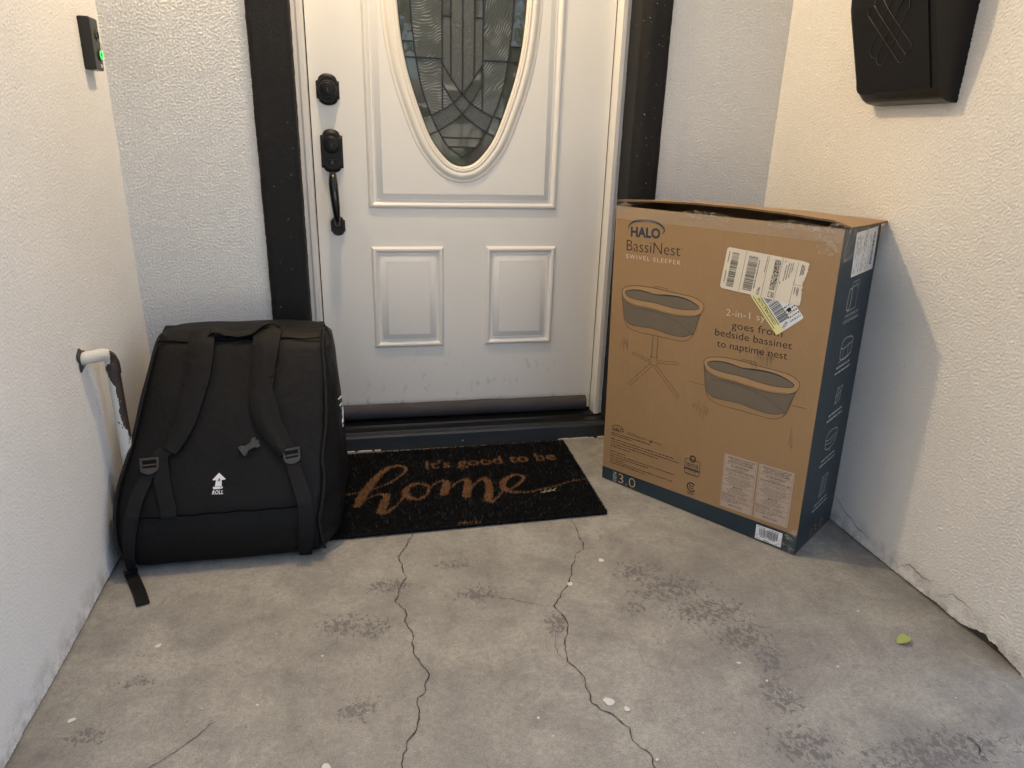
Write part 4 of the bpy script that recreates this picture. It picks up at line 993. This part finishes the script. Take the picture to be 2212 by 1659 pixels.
tipx[-K_:]=eb[:,0]+ox*el; tipy[-K_:]=eb[:,1]+oy*el; tipz[-K_:]=z0[-K_:]+rng.uniform(-.001,.004,K_); tipz[-K_:]=np.maximum(tipz[-K_:],.0006); hx[-K_:]=-oy*.0009; hy[-K_:]=ox*.0009
tan[-K_:]=False; pale[-K_:]=rng.random(K_)<.05
vv=np.stack([np.c_[base[:,0]-hx,base[:,1]-hy,z0],np.c_[base[:,0]+hx,base[:,1]+hy,z0],np.c_[tipx,tipy,tipz]],1).reshape(-1,3)
me=bpy.data.meshes.new('pile'); me.vertices.add(3*N); me.vertices.foreach_set('co',vv.ravel()); me.loops.add(3*N); me.loops.foreach_set('vertex_index',np.arange(3*N)); me.polygons.add(N); me.polygons.foreach_set('loop_start',np.arange(0,3*N,3))
for k in ('coir_black','coir_tan','coir_pale'): me.materials.append(M[k])
me.polygons.foreach_set('material_index',np.where(tan,1,np.where(pale,2,0)).astype(np.int32)); me.update(); me.validate()
pile=mobj('pile',me,None,mat_t,kind='stuff')

# ------------------------------------------------------------------ travel bag
bag=thing('travel_bag','large black nylon travel bag with backpack straps leaning in the corner','bag')
PF=[(-.66,0),(-.695,.006),(-.713,.03),(-.718,.06),(-.714,.10),(-.700,.14),(-.62,.26),(-.54,.37),(-.46,.475),(-.435,.497),(-.40,.507)]
zs_=[b for a,b in PF]; ys_=[a for a,b in PF]
def yf(z): return lerp(z,zs_,ys_)
def xlft(z): return lerp(z,[0,.02,.06,.12,.20,.28,.38,.48,.507],[-.885,-.900,-.910,-.914,-.905,-.883,-.860,-.838,-.825])
def xrgt(z): return lerp(z,[0,.05,.10,.15,.22,.30,.40,.48,.507],[-.455,-.455,-.457,-.449,-.445,-.437,-.434,-.436,-.44])
def yback(z): return lerp(z,[0,.1,.3,.48,.507],[-.30,-.27,-.26,-.28,-.33])
def xrb(z): return lerp(z,[0,.03,.10,.2,.3,.42,.48,.507],[-.43,-.405,-.393,-.396,-.400,-.408,-.418,-.435])
def fold(p,amp=1):
    v=Vector(p)
    return amp*(.0045*noise.noise(v*7)+.0022*noise.noise(Vector((v.x*22,v.y*10,v.z*9))))
def ring(z):
    yf_,yb2,xl_,xr_,xb=yf(z),yback(z),xlft(z),xrgt(z),xrb(z); ym=(yf_+yb2)/2
    cp=[(xl_,yf_+.012),(xl_+.02,yf_),(xr_-.02,yf_),(xr_,yf_+.008),(xb-.004,yf_+.07),(xb,ym),(xb-.004,yb2+-.03),(xb-.03,yb2),(xl_+.03,yb2),(max(xl_-.012,-.922),ym),(max(xl_-.016,-.924),yf_+.07)]
    ks=[3,22,3,8,8,8,3,16,6,6,8]; P=[]
    for i in range(len(cp)):
        a,b=np.array(cp[i]),np.array(cp[(i+1)%len(cp)])
        P+=[a+(b-a)*q/ks[i] for q in range(ks[i])]
    P=np.array(P)
    for _ in range(2): P=(np.roll(P,1,0)+2*P+np.roll(P,-1,0))/4
    return P
lv=[.0005,.004,.012,.024,.04,.06,.08,.10,.12,.133,.14,.147,.16]+list(np.linspace(.18,.46,24))+[.472,.482,.490,.497,.502,.505,.507]
v=[];f=[]; rings=[ring(min(z,.507)) for z in lv]; n=len(rings[0])
for z,P in zip(lv,rings):
    c=P.mean(0)
    for i,(x,y) in enumerate(P):
        e=fold((x,y,z)); d=np.array((x,y))-c; d/=np.hypot(*d)+1e-9
        e+= -.004*math.exp(-((z-.138)/.006)**2) if y<-.5 else 0
        zz=z if z<.48 else z-.006*abs((x+.64)/.2)**3+.003*noise.noise(Vector((x*12,y*8,1)))
        xx=max(x+d[0]*e,-.929); v.append((xx,y+d[1]*e,zz if z>.001 else z))
for j in range(len(lv)-1):
    for i in range(n): f.append((j*n+i,j*n+(i+1)%n,(j+1)*n+(i+1)%n,(j+1)*n+i))
f.append(tuple(range(n-1,-1,-1))); 
tc=len(v); c=rings[-1].mean(0); v.append((c[0],c[1],.5085)); k=(len(lv)-1)*n
for i in range(n): f.append((k+i,k+(i+1)%n,tc))
body=obj('body',v,f,[M['nylon'],M['nylon_side']],bag,55)
mi=[0]*len(f)
for j in range(len(lv)-1):
    for i in range(n):
        if 30<=i<=52 or i>=76: mi[j*n+i]=1
body.data.polygons.foreach_set('material_index',mi)
def fn(z):      # outward normal of the leaning front in the y-z plane
    a,b=max(0.002,z-.012),min(.506,z+.012); dy,dz=yf(b)-yf(a),b-a; l=math.hypot(dy,dz); return Vector((0,-dz/l,dy/l))
def fp(x,z,lift=0): 
    q=fn(z); e=fold((x,yf(z),z)); return Vector((x,yf(z)-e*.98,z))+q*lift
def strap(name,path,w,th,mat,lift=.003,puff=0,arch=None,k=6,parent=bag):
    """a ribbon that lies on the front of the bag; path in (x, z)"""
    P=cat_rom(path,k); m=len(P); v=[];f=[]; nn=9
    for i,p in enumerate(P):
        u=i/(m-1); ww=(np.interp(u,np.linspace(0,1,len(w)),w) if isinstance(w,(list,tuple)) else w)/2
        lf=lift+(np.interp(u,np.linspace(0,1,len(arch)),arch) if arch else 0)
        a,b=P[max(i-1,0)],P[min(i+1,m-1)]; d=math.hypot(b[0]-a[0],b[1]-a[1]) or 1; sx,sz=-(b[1]-a[1])/d,(b[0]-a[0])/d
        sl=math.hypot(fn(p[1]).y,fn(p[1]).z); kz=abs(fn(p[1]).y)
        for j in range(nn):
            s_=-1+2*j/(nn-1); x=p[0]+sx*ww*s_; z=min(max(p[1]+sz*ww*s_*kz,.004),.5)
            q=fp(x,z,lf+th+puff*(1-s_*s_)); v.append(q)
        for s_ in (1,-1):
            x=p[0]+sx*ww*s_*.985; z=min(max(p[1]+sz*ww*s_*.985*kz,.004),.5); v.append(fp(x,z,max(.0005,lf-.002)))
    w_=nn+2
    for i in range(m-1):
        for j in range(w_): a=i*w_+j;b=i*w_+(j+1)%w_; f.append((a,a+w_,b+w_,b))
    f+=[tuple(range(w_)),tuple(range((m-1)*w_+w_-1,(m-1)*w_-1,-1))]
    bmx=obj(name,v,f,mat,parent,50); return bmx
strap('shoulder_strap',[(-.729,.500),(-.729,.47),(-.734,.423),(-.741,.393),(-.751,.359),(-.762,.322),(-.781,.286),(-.795,.264)],[.060,.061,.060,.058,.054,.050,.044,.038],.007,M['pad'],.002,.005,[.004,.006,.006,.004,.002,.002,.003,.006])
strap('shoulder_strap',[(-.572,.500),(-.576,.469),(-.581,.438),(-.584,.399),(-.588,.368),(-.586,.337),(-.576,.306),(-.556,.273),(-.535,.245)],[.066,.064,.060,.056,.052,.048,.042,.032,.024],.007,M['pad'],.002,.005,[.004,.006,.006,.004,.003,.003,.003,.003,.002])
# seams across the pads
def seam(P,w,lift,mat='seam',name='seam'): return strap(name,P,w,.0012,M[mat],lift,0,k=4)
seam([(-.605,.386),(-.59,.390),(-.575,.397),(-.556,.407)],.0022,.0150); seam([(-.772,.397),(-.755,.390),(-.735,.385),(-.716,.386)],.0022,.0140)
strap('strap_webbing',[(-.577,.392),(-.561,.344),(-.548,.305),(-.527,.266),(-.517,.243)],.026,.0018,M['web'],.013,0,[.001,.0,-.002,-.004,-.006])
strap('strap_webbing',[(-.517,.240),(-.511,.216),(-.498,.178),(-.488,.144),(-.486,.106),(-.490,.06),(-.494,.03),(-.497,.010)],[.030,.032,.034,.034,.034,.033,.030,.030],.0018,M['web'],.005,0,[.003,.004,.010,.012,.010,.006,.003,.002])
strap('strap_webbing',[(-.795,.268),(-.812,.255),(-.810,.222),(-.803,.186),(-.797,.164),(-.792,.146)],[.030,.033,.034,.034,.034,.033],.0018,M['web'],.003,0,[.010,.010,.006,.004,.002,.001])
strap('strap_webbing',[(-.834,.236),(-.846,.206),(-.859,.178),(-.867,.147),(-.874,.117),(-.880,.073),(-.884,.035),(-.888,.012)],[.026,.028,.030,.030,.028,.024,.020,.020],.0018,M['web'],.004,0,[.004,.006,.010,.012,.010,.010,.008,.006])
strap('bar_tack',[(-.810,.142),(-.776,.143)],.014,.001,M['web'],.0055,0,k=3)
# loose tail of the left strap lying out over the slab
tp=cat_rom([(-.893,-.712,.010),(-.888,-.722,.006),(-.872,-.752,.004),(-.851,-.795,.003),(-.831,-.842,.0025)],5); v=[];f=[]
for i,p in enumerate(tp):
    a,b=tp[max(i-1,0)],tp[min(i+1,len(tp)-1)]; d=math.hypot(b[0]-a[0],b[1]-a[1]); nx,ny=-(b[1]-a[1])/d*.0135,(b[0]-a[0])/d*.0135
    for z in (0,.0018): v+=[(p[0]+nx,p[1]+ny,p[2]+z),(p[0]-nx,p[1]-ny,p[2]+z*1+.001*math.sin(i))]
    if i: q=4*i; f+=[(q-4,q,q+1,q-3),(q-2,q-1,q+3,q+2),(q-4,q-2,q+2,q),(q-3,q+1,q+3,q-1)]
f+=[(0,1,3,2)]; q=4*(len(tp)-1); f+=[(q,q+2,q+3,q+1)]
obj('strap_tail',v,f,M['web'],bag)
# ladder-lock buckles: rounded frame with a bar
def on_front(pts2,cx,cz,lift,th):
    """extrude a flat outline (offsets from cx,cz in the plane of the front) outward"""
    nq=fn(cz); tz=Vector((0,nq.z,-nq.y)); o_=fp(cx,cz,lift); 
    a=[o_+Vector((x,0,0))+tz*(z) for x,z in pts2]; b=[p+nq*th for p in a]; n=len(a)
    return a+b,[tuple(range(n-1,-1,-1)),tuple(range(n,2*n))]+[(i,(i+1)%n,n+(i+1)%n,n+i) for i in range(n)]
def rot2(P,a): return [(x*math.cos(a)-z*math.sin(a),x*math.sin(a)+z*math.cos(a)) for x,z in P]
def ladder(cx,cz,a,lift):
    mb=MB()
    for P in ([(-.021,.016),(.021,.016),(.019,.010),(-.019,.010)],[(-.021,.016),(-.016,.012),(-.014,-.012),(-.020,-.010)],[(.021,.016),(.016,.012),(.014,-.012),(.020,-.010)],[(-.019,.001),(.019,.001),(.018,-.004),(-.018,-.004)],
              [(-.020,-.008),(.020,-.008),(.018,-.016),(.009,-.022),(0,-.024),(-.009,-.022),(-.018,-.016)]):
        P=P[::-1]; vv_,ff_=on_front(rot2(P,a),cx,cz,lift,.0055); mb.add(vv_,ff_)
    o_=mb.build('buckle',M['buckle'],bag); bevel(o_,.0008,1)
ladder(-.5165,.243,.12,.008); ladder(-.835,.240,.05,.012)
P=rot2([(-.024,-.013),(-.024,.013),(-.016,.013),(-.010,.007),(.006,.007),(.013,.014),(.022,.013),(.019,.004),(.024,.004),(.024,-.004),(.019,-.004),(.022,-.013),(.013,-.014),(.006,-.007),(-.010,-.007),(-.016,-.013)],.55)[::-1]
vv_,ff_=on_front(P,-.6135,.265,.002,.009); o_=obj('side_release_clip',vv_,ff_,M['buckle'],bag); bevel(o_,.0012,2)
# zippers: a tape with a fine coil, both front edges
def zipper(path):
    P=cat_rom(path,8); a=[Vector(p) for p in P]
    z_=MB().tube(a,.0045,8).build('zipper_tape',M['web'],bag,60)
    co=MB(); L=0
    for i in range(len(a)-1):
        seg=(a[i+1]-a[i]).length; k=max(1,int(seg/.0032))
        for q in range(k):
            p=a[i].lerp(a[i+1],q/k)+Vector((0,-.0042,.0012)); co.box((p.x-.0024,p.y-.0006,p.z-.0007),(p.x+.0024,p.y+.0010,p.z+.0007))
    co.build('zipper_coil',M['zip'],z_)
zr=[(-.433,.503),(-.437,.474),(-.434,.421),(-.432,.362),(-.434,.300),(-.444,.231),(-.441,.190),(-.447,.145),(-.456,.104),(-.452,.055),(-.449,.02)]
zl=[(-.829,.500),(-.838,.478),(-.860,.379),(-.882,.277),(-.906,.196),(-.911,.12),(-.903,.056),(-.893,.018)]
zipper([(x-.001,yf(z)+.004,z) for x,z in zr]); zipper([(x,yf(z)+.006,z) for x,z in zl])
# bottom seam piping and the top grab handle
MB().tube([fp(-.862+.37*i/20,.138+.0012*math.sin(i*1.7),.0016) for i in range(21)],.0016,6).build('seam_piping',M['seam'],bag,60)
MB().tube([fp(-.835+.39*i/20,.487+.002*math.sin(i*1.3),.001) for i in range(21)],.0016,6).build('seam_piping',M['seam'],bag,60)
hp=cat_rom([(-.722,-.452,.492),(-.700,-.445,.512),(-.670,-.440,.503),(-.640,-.442,.500),(-.608,-.440,.506),(-.580,-.430,.524),(-.560,-.415,.522),(-.548,-.405,.510)],6); v=[];f=[];nn=8
for i,p in enumerate(hp):
    t_=i/(len(hp)-1); wz=.013*(.6+.4*math.sin(math.pi*t_)); 
    for k in range(nn):
        a=2*math.pi*k/nn; v.append((p[0],p[1]+wz*1.3*math.cos(a),p[2]+wz*.55*math.sin(a)+.003*noise.noise(Vector((p[0]*60,k,0)))))
for i in range(len(hp)-1):
    for k in range(nn): f.append((i*nn+k,(i+1)*nn+k,(i+1)*nn+(k+1)%nn,i*nn+(k+1)%nn))
f+=[tuple(range(nn)),tuple(range(len(v)-1,len(v)-nn-1,-1))]
obj('grab_handle',v,f,M['web'],bag,60)
# printed mark: arrow with a roll, figure 4 and the word
def FB(a,b,off): q=fp(a,b,0); return tuple(q+fn(b)*(.0012+off))
pa=Print().poly([(-.6845,.2165),(-.6995,.2035),(-.6975,.2022),(-.6912,.2022),(-.6935,.1905),(-.6975,.1895),(-.6985,.1870),(-.6960,.1845),(-.6785,.1845),(-.6755,.1870),(-.6765,.1895),(-.6785,.1905),(-.6785,.2022),(-.6715,.2022),(-.6697,.2035)])
pa.text('ROLL',-.7000,.1750,-.6750,.1745,.0072,.03,1.1,.25); pa.build('logo',FB,.0004,'print_white',bag)
pk=Print().text('4',-.6878,.1985,-.6818,.1985,.0075,.01,1,.2).line([(-.6968,.1897),(-.6785,.1897)],.0006).line([(-.6775+.0022*math.cos(a*.63),.1870+.0024*math.sin(a*.63)) for a in range(10)],.0006,True).line([(-.6805,.1895),(-.6812,.1870),(-.6805,.1847)],.0005)
pk.build('logo',FB,.0009,'black_ink',bag)
# pale loop mark on the side panel
def side_pt(y,z): 
    P=ring(z); i=np.argmin(np.abs(P[34:50,1]-y))+34; return Vector((P[i,0]+fold((P[i,0],P[i,1],z))+.004,y,z))
for path in ([(-.50,.335),(-.47,.332),(-.45,.318)],[(-.505,.318),(-.48,.316),(-.462,.30),(-.462,.285),(-.475,.272)],[(-.49,.306),(-.477,.296),(-.478,.280)],[(-.50,.268),(-.49,.276)],[(-.48,.262),(-.475,.270)],[(-.495,.254),(-.492,.262)]):
    MB().tube([side_pt(y,z) for y,z in cat_rom(path,5)],.0016,6).build('logo',M['print_white'],bag,60)

# ------------------------------------------------------------------ doorbell, mailbox, pipe
bell=thing('doorbell','slim black video doorbell with a glowing green button ring on side wall','doorbell')
bb=MB().box((XL-.002,-.327,1.112),(-.911,-.270,1.224)).build('housing',M['plastic_black'],bell); bevel(bb,.004,3)
def disc_x(name,y,z,prof,mat,par,n=24):
    v=[];f=[]
    for r_,x in prof: v+=[(x,y+r_*math.cos(2*math.pi*k/n),z+r_*math.sin(2*math.pi*k/n)) for k in range(n)]
    for j in range(len(prof)-1):
        for k in range(n): f.append((j*n+k,j*n+(k+1)%n,(j+1)*n+(k+1)%n,(j+1)*n+k))
    f.append(tuple(range((len(prof)-1)*n,len(prof)*n))); return obj(name,v,f,mat,par,40)
disc_x('camera_lens',-.289,1.188,[(.013,-.912),(.012,-.909),(.008,-.9085),(.007,-.9105)],M['lens'],bell)
disc_x('button',-.287,1.1465,[(.0135,-.912),(.013,-.9085),(.006,-.908)],M['plastic_black'],bell)
v=[];f=[];n=32
for r_,x in ((.0058,-.9078),(.0062,-.9070),(.0096,-.9070),(.0100,-.9078)): v+=[(x,-.287+r_*math.cos(2*math.pi*k/n),1.1465+r_*math.sin(2*math.pi*k/n)) for k in range(n)]
for j in range(3):
    for k in range(n): f.append((j*n+k,(j+1)*n+k,(j+1)*n+(k+1)%n,j*n+(k+1)%n))
obj('button_ring',v,f,M['led'],bell,40)
disc_x('screw',-.287,1.1225,[(.0045,-.912),(.004,-.9095),(.002,-.909)],M['ink_side'],bell,14)
obj('tape_tab',[(-.910,-.274,1.158),(-.909,-.266,1.160),(-.914,-.250,1.170),(-.916,-.257,1.178),(-.911,-.268,1.174)],[(0,1,2,3,4)],M['tan_tape'],bell)

mail=thing('mailbox','black metal wall mailbox with embossed lattice ornament','mailbox')
def mfx(z): return lerp(z,[1.085,1.28,1.45],[.889,.830,.815])
y0,y1=-.872,-.602
# body: front plate with rounded bottom, swept between the two ends
prof=[(.936,1.45),(.815,1.45)]+[(mfx(z),z) for z in np.linspace(1.43,1.118,14)]
cxr,czr,rr_=.914,1.113,.033
prof+=[(mfx(1.118)+.0006,1.112),(.8885,1.104),(.894,1.097),(.904,1.0915),(.918,1.089),(.936,1.088)]
n=len(prof); ys2=[y0,y0+.004]+list(np.linspace(y0+.02,y1-.03,6))+[y1-.022,y1-.015,y1-.009,y1-.005,y1-.002,y1-.0006,y1]
v=[];f=[]
for q,y in enumerate(ys2):
    e=max(0,(y-(y1-.03))/.03); drop=.030*(1-math.sqrt(max(0,1-e*e)))
    for x,z in prof: v.append((x, y, 1.45-(1.45-z)*(1.45-1.088-drop)/(1.45-1.088)))
for q in range(len(ys2)-1):
    for i in range(n-1): f.append((q*n+i,q*n+i+1,(q+1)*n+i+1,(q+1)*n+i))
f+=[tuple(range(n-1,-1,-1)),tuple(range((len(ys2)-1)*n,len(ys2)*n))]
obj('body',v,f,M['mailbox'],mail,35)
# inset front door of the box, a thin proud plate with its own edge
nz=12; v=[];f=[]
zsm=np.linspace(1.1165,1.40,nz)
for off,e in ((.0,0),(.003,0),(.003,.0)):
    pass
a0,a1=-.852,-.617
for off in (-.001,.003):
    for z in zsm: v+=[(mfx(z)-off,a0,z),(mfx(z)-off,a1,z)]
k=2*nz
for i in range(nz-1): f+=[(k+2*i,k+2*i+2,k+2*i+3,k+2*i+1),(2*i,k+2*i,k+2*i+1,2*i+1) if i==0 else (2*i,2*i+2,k+2*i+2,k+2*i),(2*i+1,k+2*i+1,k+2*i+3,2*i+3)]
f.append((0,2,k+2,k))
obj('front_plate',v,f,M['mailbox'],mail,30)
# embossed lattice: crossing bars that end in loops
def mpt(y,z): return (mfx(z)-.0034,y,z)
def emb(P,k=4): MB().tube([mpt(*p) for p in cat_rom(P,k)],.0011,8).build('ornament',M['ornament'],mail,60)
cy_,cz_=-.737,1.241
for t_ in (-.026,0,.026):
    for sg in (1,-1):
        d=np.array((-.0415*sg,-.0475)); nrm=np.array((d[1],-d[0])); nrm=nrm/np.hypot(*nrm); c=np.array((cy_,cz_))+nrm*t_
        emb([c-d*.95,c,c+d*.95],3)
for sx,sz in ((-1,1),(1,1),(-1,-1),(1,-1)):
    for q in (0,1):
        d=np.array((sx*.0415,sz*.0475)); nrm=np.array((d[1],-d[0]))/np.hypot(*d); w_=.013*(1 if q else -1)
        c=np.array((cy_,cz_))+d*.95+nrm*w_; u=d/np.hypot(*d)
        emb([c-nrm*.012,c-nrm*.0125+u*.010,c+u*.018,c+nrm*.0125+u*.010,c+nrm*.012],5)
for y,z in ((-.7093,1.2627),(-.703,1.226),(-.765,1.258)): disc_x('ornament',y,z,[(.002,mfx(z)-.002),(.0015,mfx(z)-.0045)],M['mailbox'],mail,8)
lid2=MB().box((.806,y0-.006,1.45),(.936,y1+.006,1.463)).build('lid',M['mailbox'],mail); bevel(lid2,.004,2)

pipe=thing('drain_pipe','white pipe with peeling paint and rust bending out of side wall','pipe')
ex_,ey_=-.893,-.598
pp_=[(XL-.01,-.655,.512),(XL+.012,-.640,.512),(-.905,-.617,.510),(-.897,-.603,.502),(ex_,ey_,.486),(ex_,ey_,.46)]
MB().tube(cat_rom(pp_,5),[.0145]*20+[.0155]*6,16).build('elbow',M['pipe'],pipe,60)
MB().tube([(ex_,ey_,.470),(ex_,ey_,.40),(ex_,ey_,.30),(ex_,ey_,.20),(ex_,ey_,.10),(ex_,ey_,.0)],.0138,16).build('riser',M['pipe'],pipe,60)
MB().tube([(ex_,ey_,.472),(ex_,ey_,.4715),(ex_,ey_,.462),(ex_,ey_,.4615)],[.0138,.0162,.0162,.0138],16).build('collar',M['pipe'],pipe,60)
v=[];f=[];n=22
for k in range(n):
    a=2*math.pi*k/n; q=1+.18*math.sin(3*a+1)+.12*math.sin(5*a)
    v+=[(XL+.0055,-.652+.0165*math.cos(a),.512+.0165*math.sin(a)),(XL+.001,-.652+.023*q*math.cos(a),.512+.025*q*math.sin(a))]
for k in range(n): a=2*k;b=2*((k+1)%n); f.append((a,a+1,b+1,b))
obj('sealant_ring',v,f,M['dirt'],pipe,60)

# ------------------------------------------------------------------ wall lantern beside the door (above the frame) and its light
lan=thing('wall_lantern','black wall lantern with a warm bulb mounted above the door','lantern')
LX,LY,LZ=-.33,-.36,2.20
bevel(MB().box((LX-.045,-.205,LZ-.03),(LX+.045,-.170,LZ+.16)).build('back_plate',M['black_iron'],lan),.006,2)
MB().tube(cat_rom([(LX,-.19,LZ+.08),(LX,-.26,LZ+.12),(LX,-.34,LZ+.17),(LX,LY,LZ+.15),(LX,LY,LZ+.10)],6),.008,10).build('arm',M['black_iron'],lan,60)
MB().tube([(LX,LY,LZ+.105),(LX,LY,LZ+.10),(LX,LY,LZ+.072),(LX,LY,LZ+.066)],[.012,.045,.075,.074],20).build('cap',M['black_iron'],lan,60)
lp=bpy.data.lights.new('lantern_light','POINT'); lp.energy=LAMP_W; lp.color=(1,.745,.45); lp.shadow_soft_size=.035
lo=bpy.data.objects.new('lantern_light',lp); C.objects.link(lo); lo.location=(LX,LY,LZ); lo.parent=lan
bulb=MB().tube([(LX,LY,LZ+.066),(LX,LY,LZ+.05),(LX,LY,LZ+.04)],[.014,.014,.013],14).build('bulb_socket',M['black_iron'],lan,60)

# ------------------------------------------------------------------ leaf and sprig
lf=thing('leaf','small curled lime green leaf lying on the concrete','leaf')
v=[];f=[];lc=(.768,-1.240)
for i in range(7):
    t_=i/6; w_=.013*math.sin(math.pi*min(.98,t_*.9+.05))**.8
    for j in range(5):
        s_=(j-2)/2; v.append((lc[0]-.016+.034*t_,lc[1]+s_*w_+.004*t_,.002+.007*s_*s_*math.sin(math.pi*t_)+.004*t_))
for i in range(6):
    for j in range(4): q=i*5+j; f.append((q,q+5,q+6,q+1))
obj('blade',v,f,M['leaf'],lf,60); MB().tube([(lc[0]+.016,lc[1]+.004,.006),(lc[0]+.020,lc[1]+.010,.010),(lc[0]+.0225,lc[1]+.014,.009)],.0009,6).build('stalk',M['leaf'],lf)
sg=thing('twig_sprig','pale dry sprig of tiny leaves caught on the black doormat','sprig')
MB().tube([(.150,-.508,.0185),(.172,-.505,.020),(.196,-.498,.0185)],.0009,5).build('stem',M['sprig'],sg)
for k in range(6):
    x=.154+.008*k; s_=1 if k%2 else -1; y=-.507+.0015*k
    obj('leaflet',[(x,y,.020),(x+.006,y+s_*.003,.0215),(x+.011,y+s_*.009,.021),(x+.003,y+s_*.006,.0205)],[(0,1,2,3)],M['sprig'],sg)

# ------------------------------------------------------------------ across the street: seen only as reflections in the oval glass, and as bounce
def tree(x,y,h,r_,seed,label,cx=0):
    t_=thing('tree',label,'tree'); rd=random.Random(seed)
    tr=MB().tube([(x,y,-.13),(x+.05,y,h*.25),(x-.05,y+.1,h*.5),(x,y,h*.8)],[.22,.17,.12,.04],9)
    for k in range(5):
        a=rd.uniform(0,6.28); tr.tube([(x,y,h*(.3+.08*k)),(x+math.cos(a)*r_*.35,y+math.sin(a)*r_*.35,h*(.5+.07*k)),(x+math.cos(a)*r_*.7,y+math.sin(a)*r_*.7,h*(.62+.07*k))],[.09,.06,.02],6)
    tr.build('trunk',M['bark'],t_,60)
    g=np.random.default_rng(seed); K=34; cl=[]
    for k in range(K):
        a=g.uniform(0,6.28); e=g.uniform(-.9,1); q=g.uniform(.35,1)**.6*math.sqrt(max(0,1-e*e*.8)); cl.append((x+cx+r_*q*math.cos(a),y+r_*q*math.sin(a),h*.66+e*h*.33,g.uniform(.25,.45)*r_*.7))
    N_=5200; ci=g.integers(0,K,N_); c=np.array(cl)[ci]; d=g.normal(size=(N_,3)); d/=np.linalg.norm(d,axis=1)[:,None]; p=c[:,:3]+d*(c[:,3]*g.uniform(.3,1,N_)**.5)[:,None]
    a=g.normal(size=(N_,3)); a/=np.linalg.norm(a,axis=1)[:,None]; b=np.cross(a,d); b/=np.linalg.norm(b,axis=1)[:,None]+1e-9; s_=g.uniform(.07,.14,N_)[:,None]
    vv_=np.stack([p-a*s_,p+b*s_*.55,p+a*s_,p-b*s_*.55],1).reshape(-1,3)
    me=bpy.data.meshes.new('crown'); me.vertices.add(4*N_); me.vertices.foreach_set('co',vv_.ravel()); me.loops.add(4*N_); me.loops.foreach_set('vertex_index',np.arange(4*N_)); me.polygons.add(N_); me.polygons.foreach_set('loop_start',np.arange(0,4*N_,4)); me.update(); me.validate()
    mobj('crown',me,M['leaves'],t_)
for a in [(2.4,-14.6,9.6,2.4,1,'broad green street tree with its crown leaning over the road',-1.2),(5.2,-24,8.5,3.2,2,'tallest green tree beside the pale house across the street'),(-7.5,-23,7.5,3.0,3,'green tree left of the drive across the street'),(9.8,-21,6.5,2.8,4,'green tree near the far end of the pale house'),(3.3,-9.2,4.2,1.3,5,'young green tree standing on the near verge of the street')]: tree(*a)
nb=thing('neighbour_house','pale single storey house with shingle roof across the street','house')
MB().box((-4,-34,-.13),(14,-28,2.7)).build('wall',M['house_far'],nb)
obj('roof',[(-4.6,-27.4,2.6),(14.6,-27.4,2.6),(14.6,-31,3.7),(-4.6,-31,3.7),(-4.6,-34.6,2.6),(14.6,-34.6,2.6)],[(0,1,2,3),(3,2,5,4),(0,3,4),(1,5,2)],M['roof'],nb)
MB().box((-4.6,-27.42,2.45),(14.6,-27.3,2.66)).build('fascia',M['white_trim'],nb)
for x in (-2,2.2,10.5):
    w_=MB().box((x,-28.02,.9),(x+1.6,-27.97,2.1)).build('window',M['white_trim'],nb); MB().box((x+.08,-27.97,.98),(x+1.52,-27.955,2.02)).build('pane',M['glass_far'],w_)
MB().box((5.5,-28.02,-.1),(8.2,-27.96,2.2)).build('garage_door',M['white_trim'],nb)
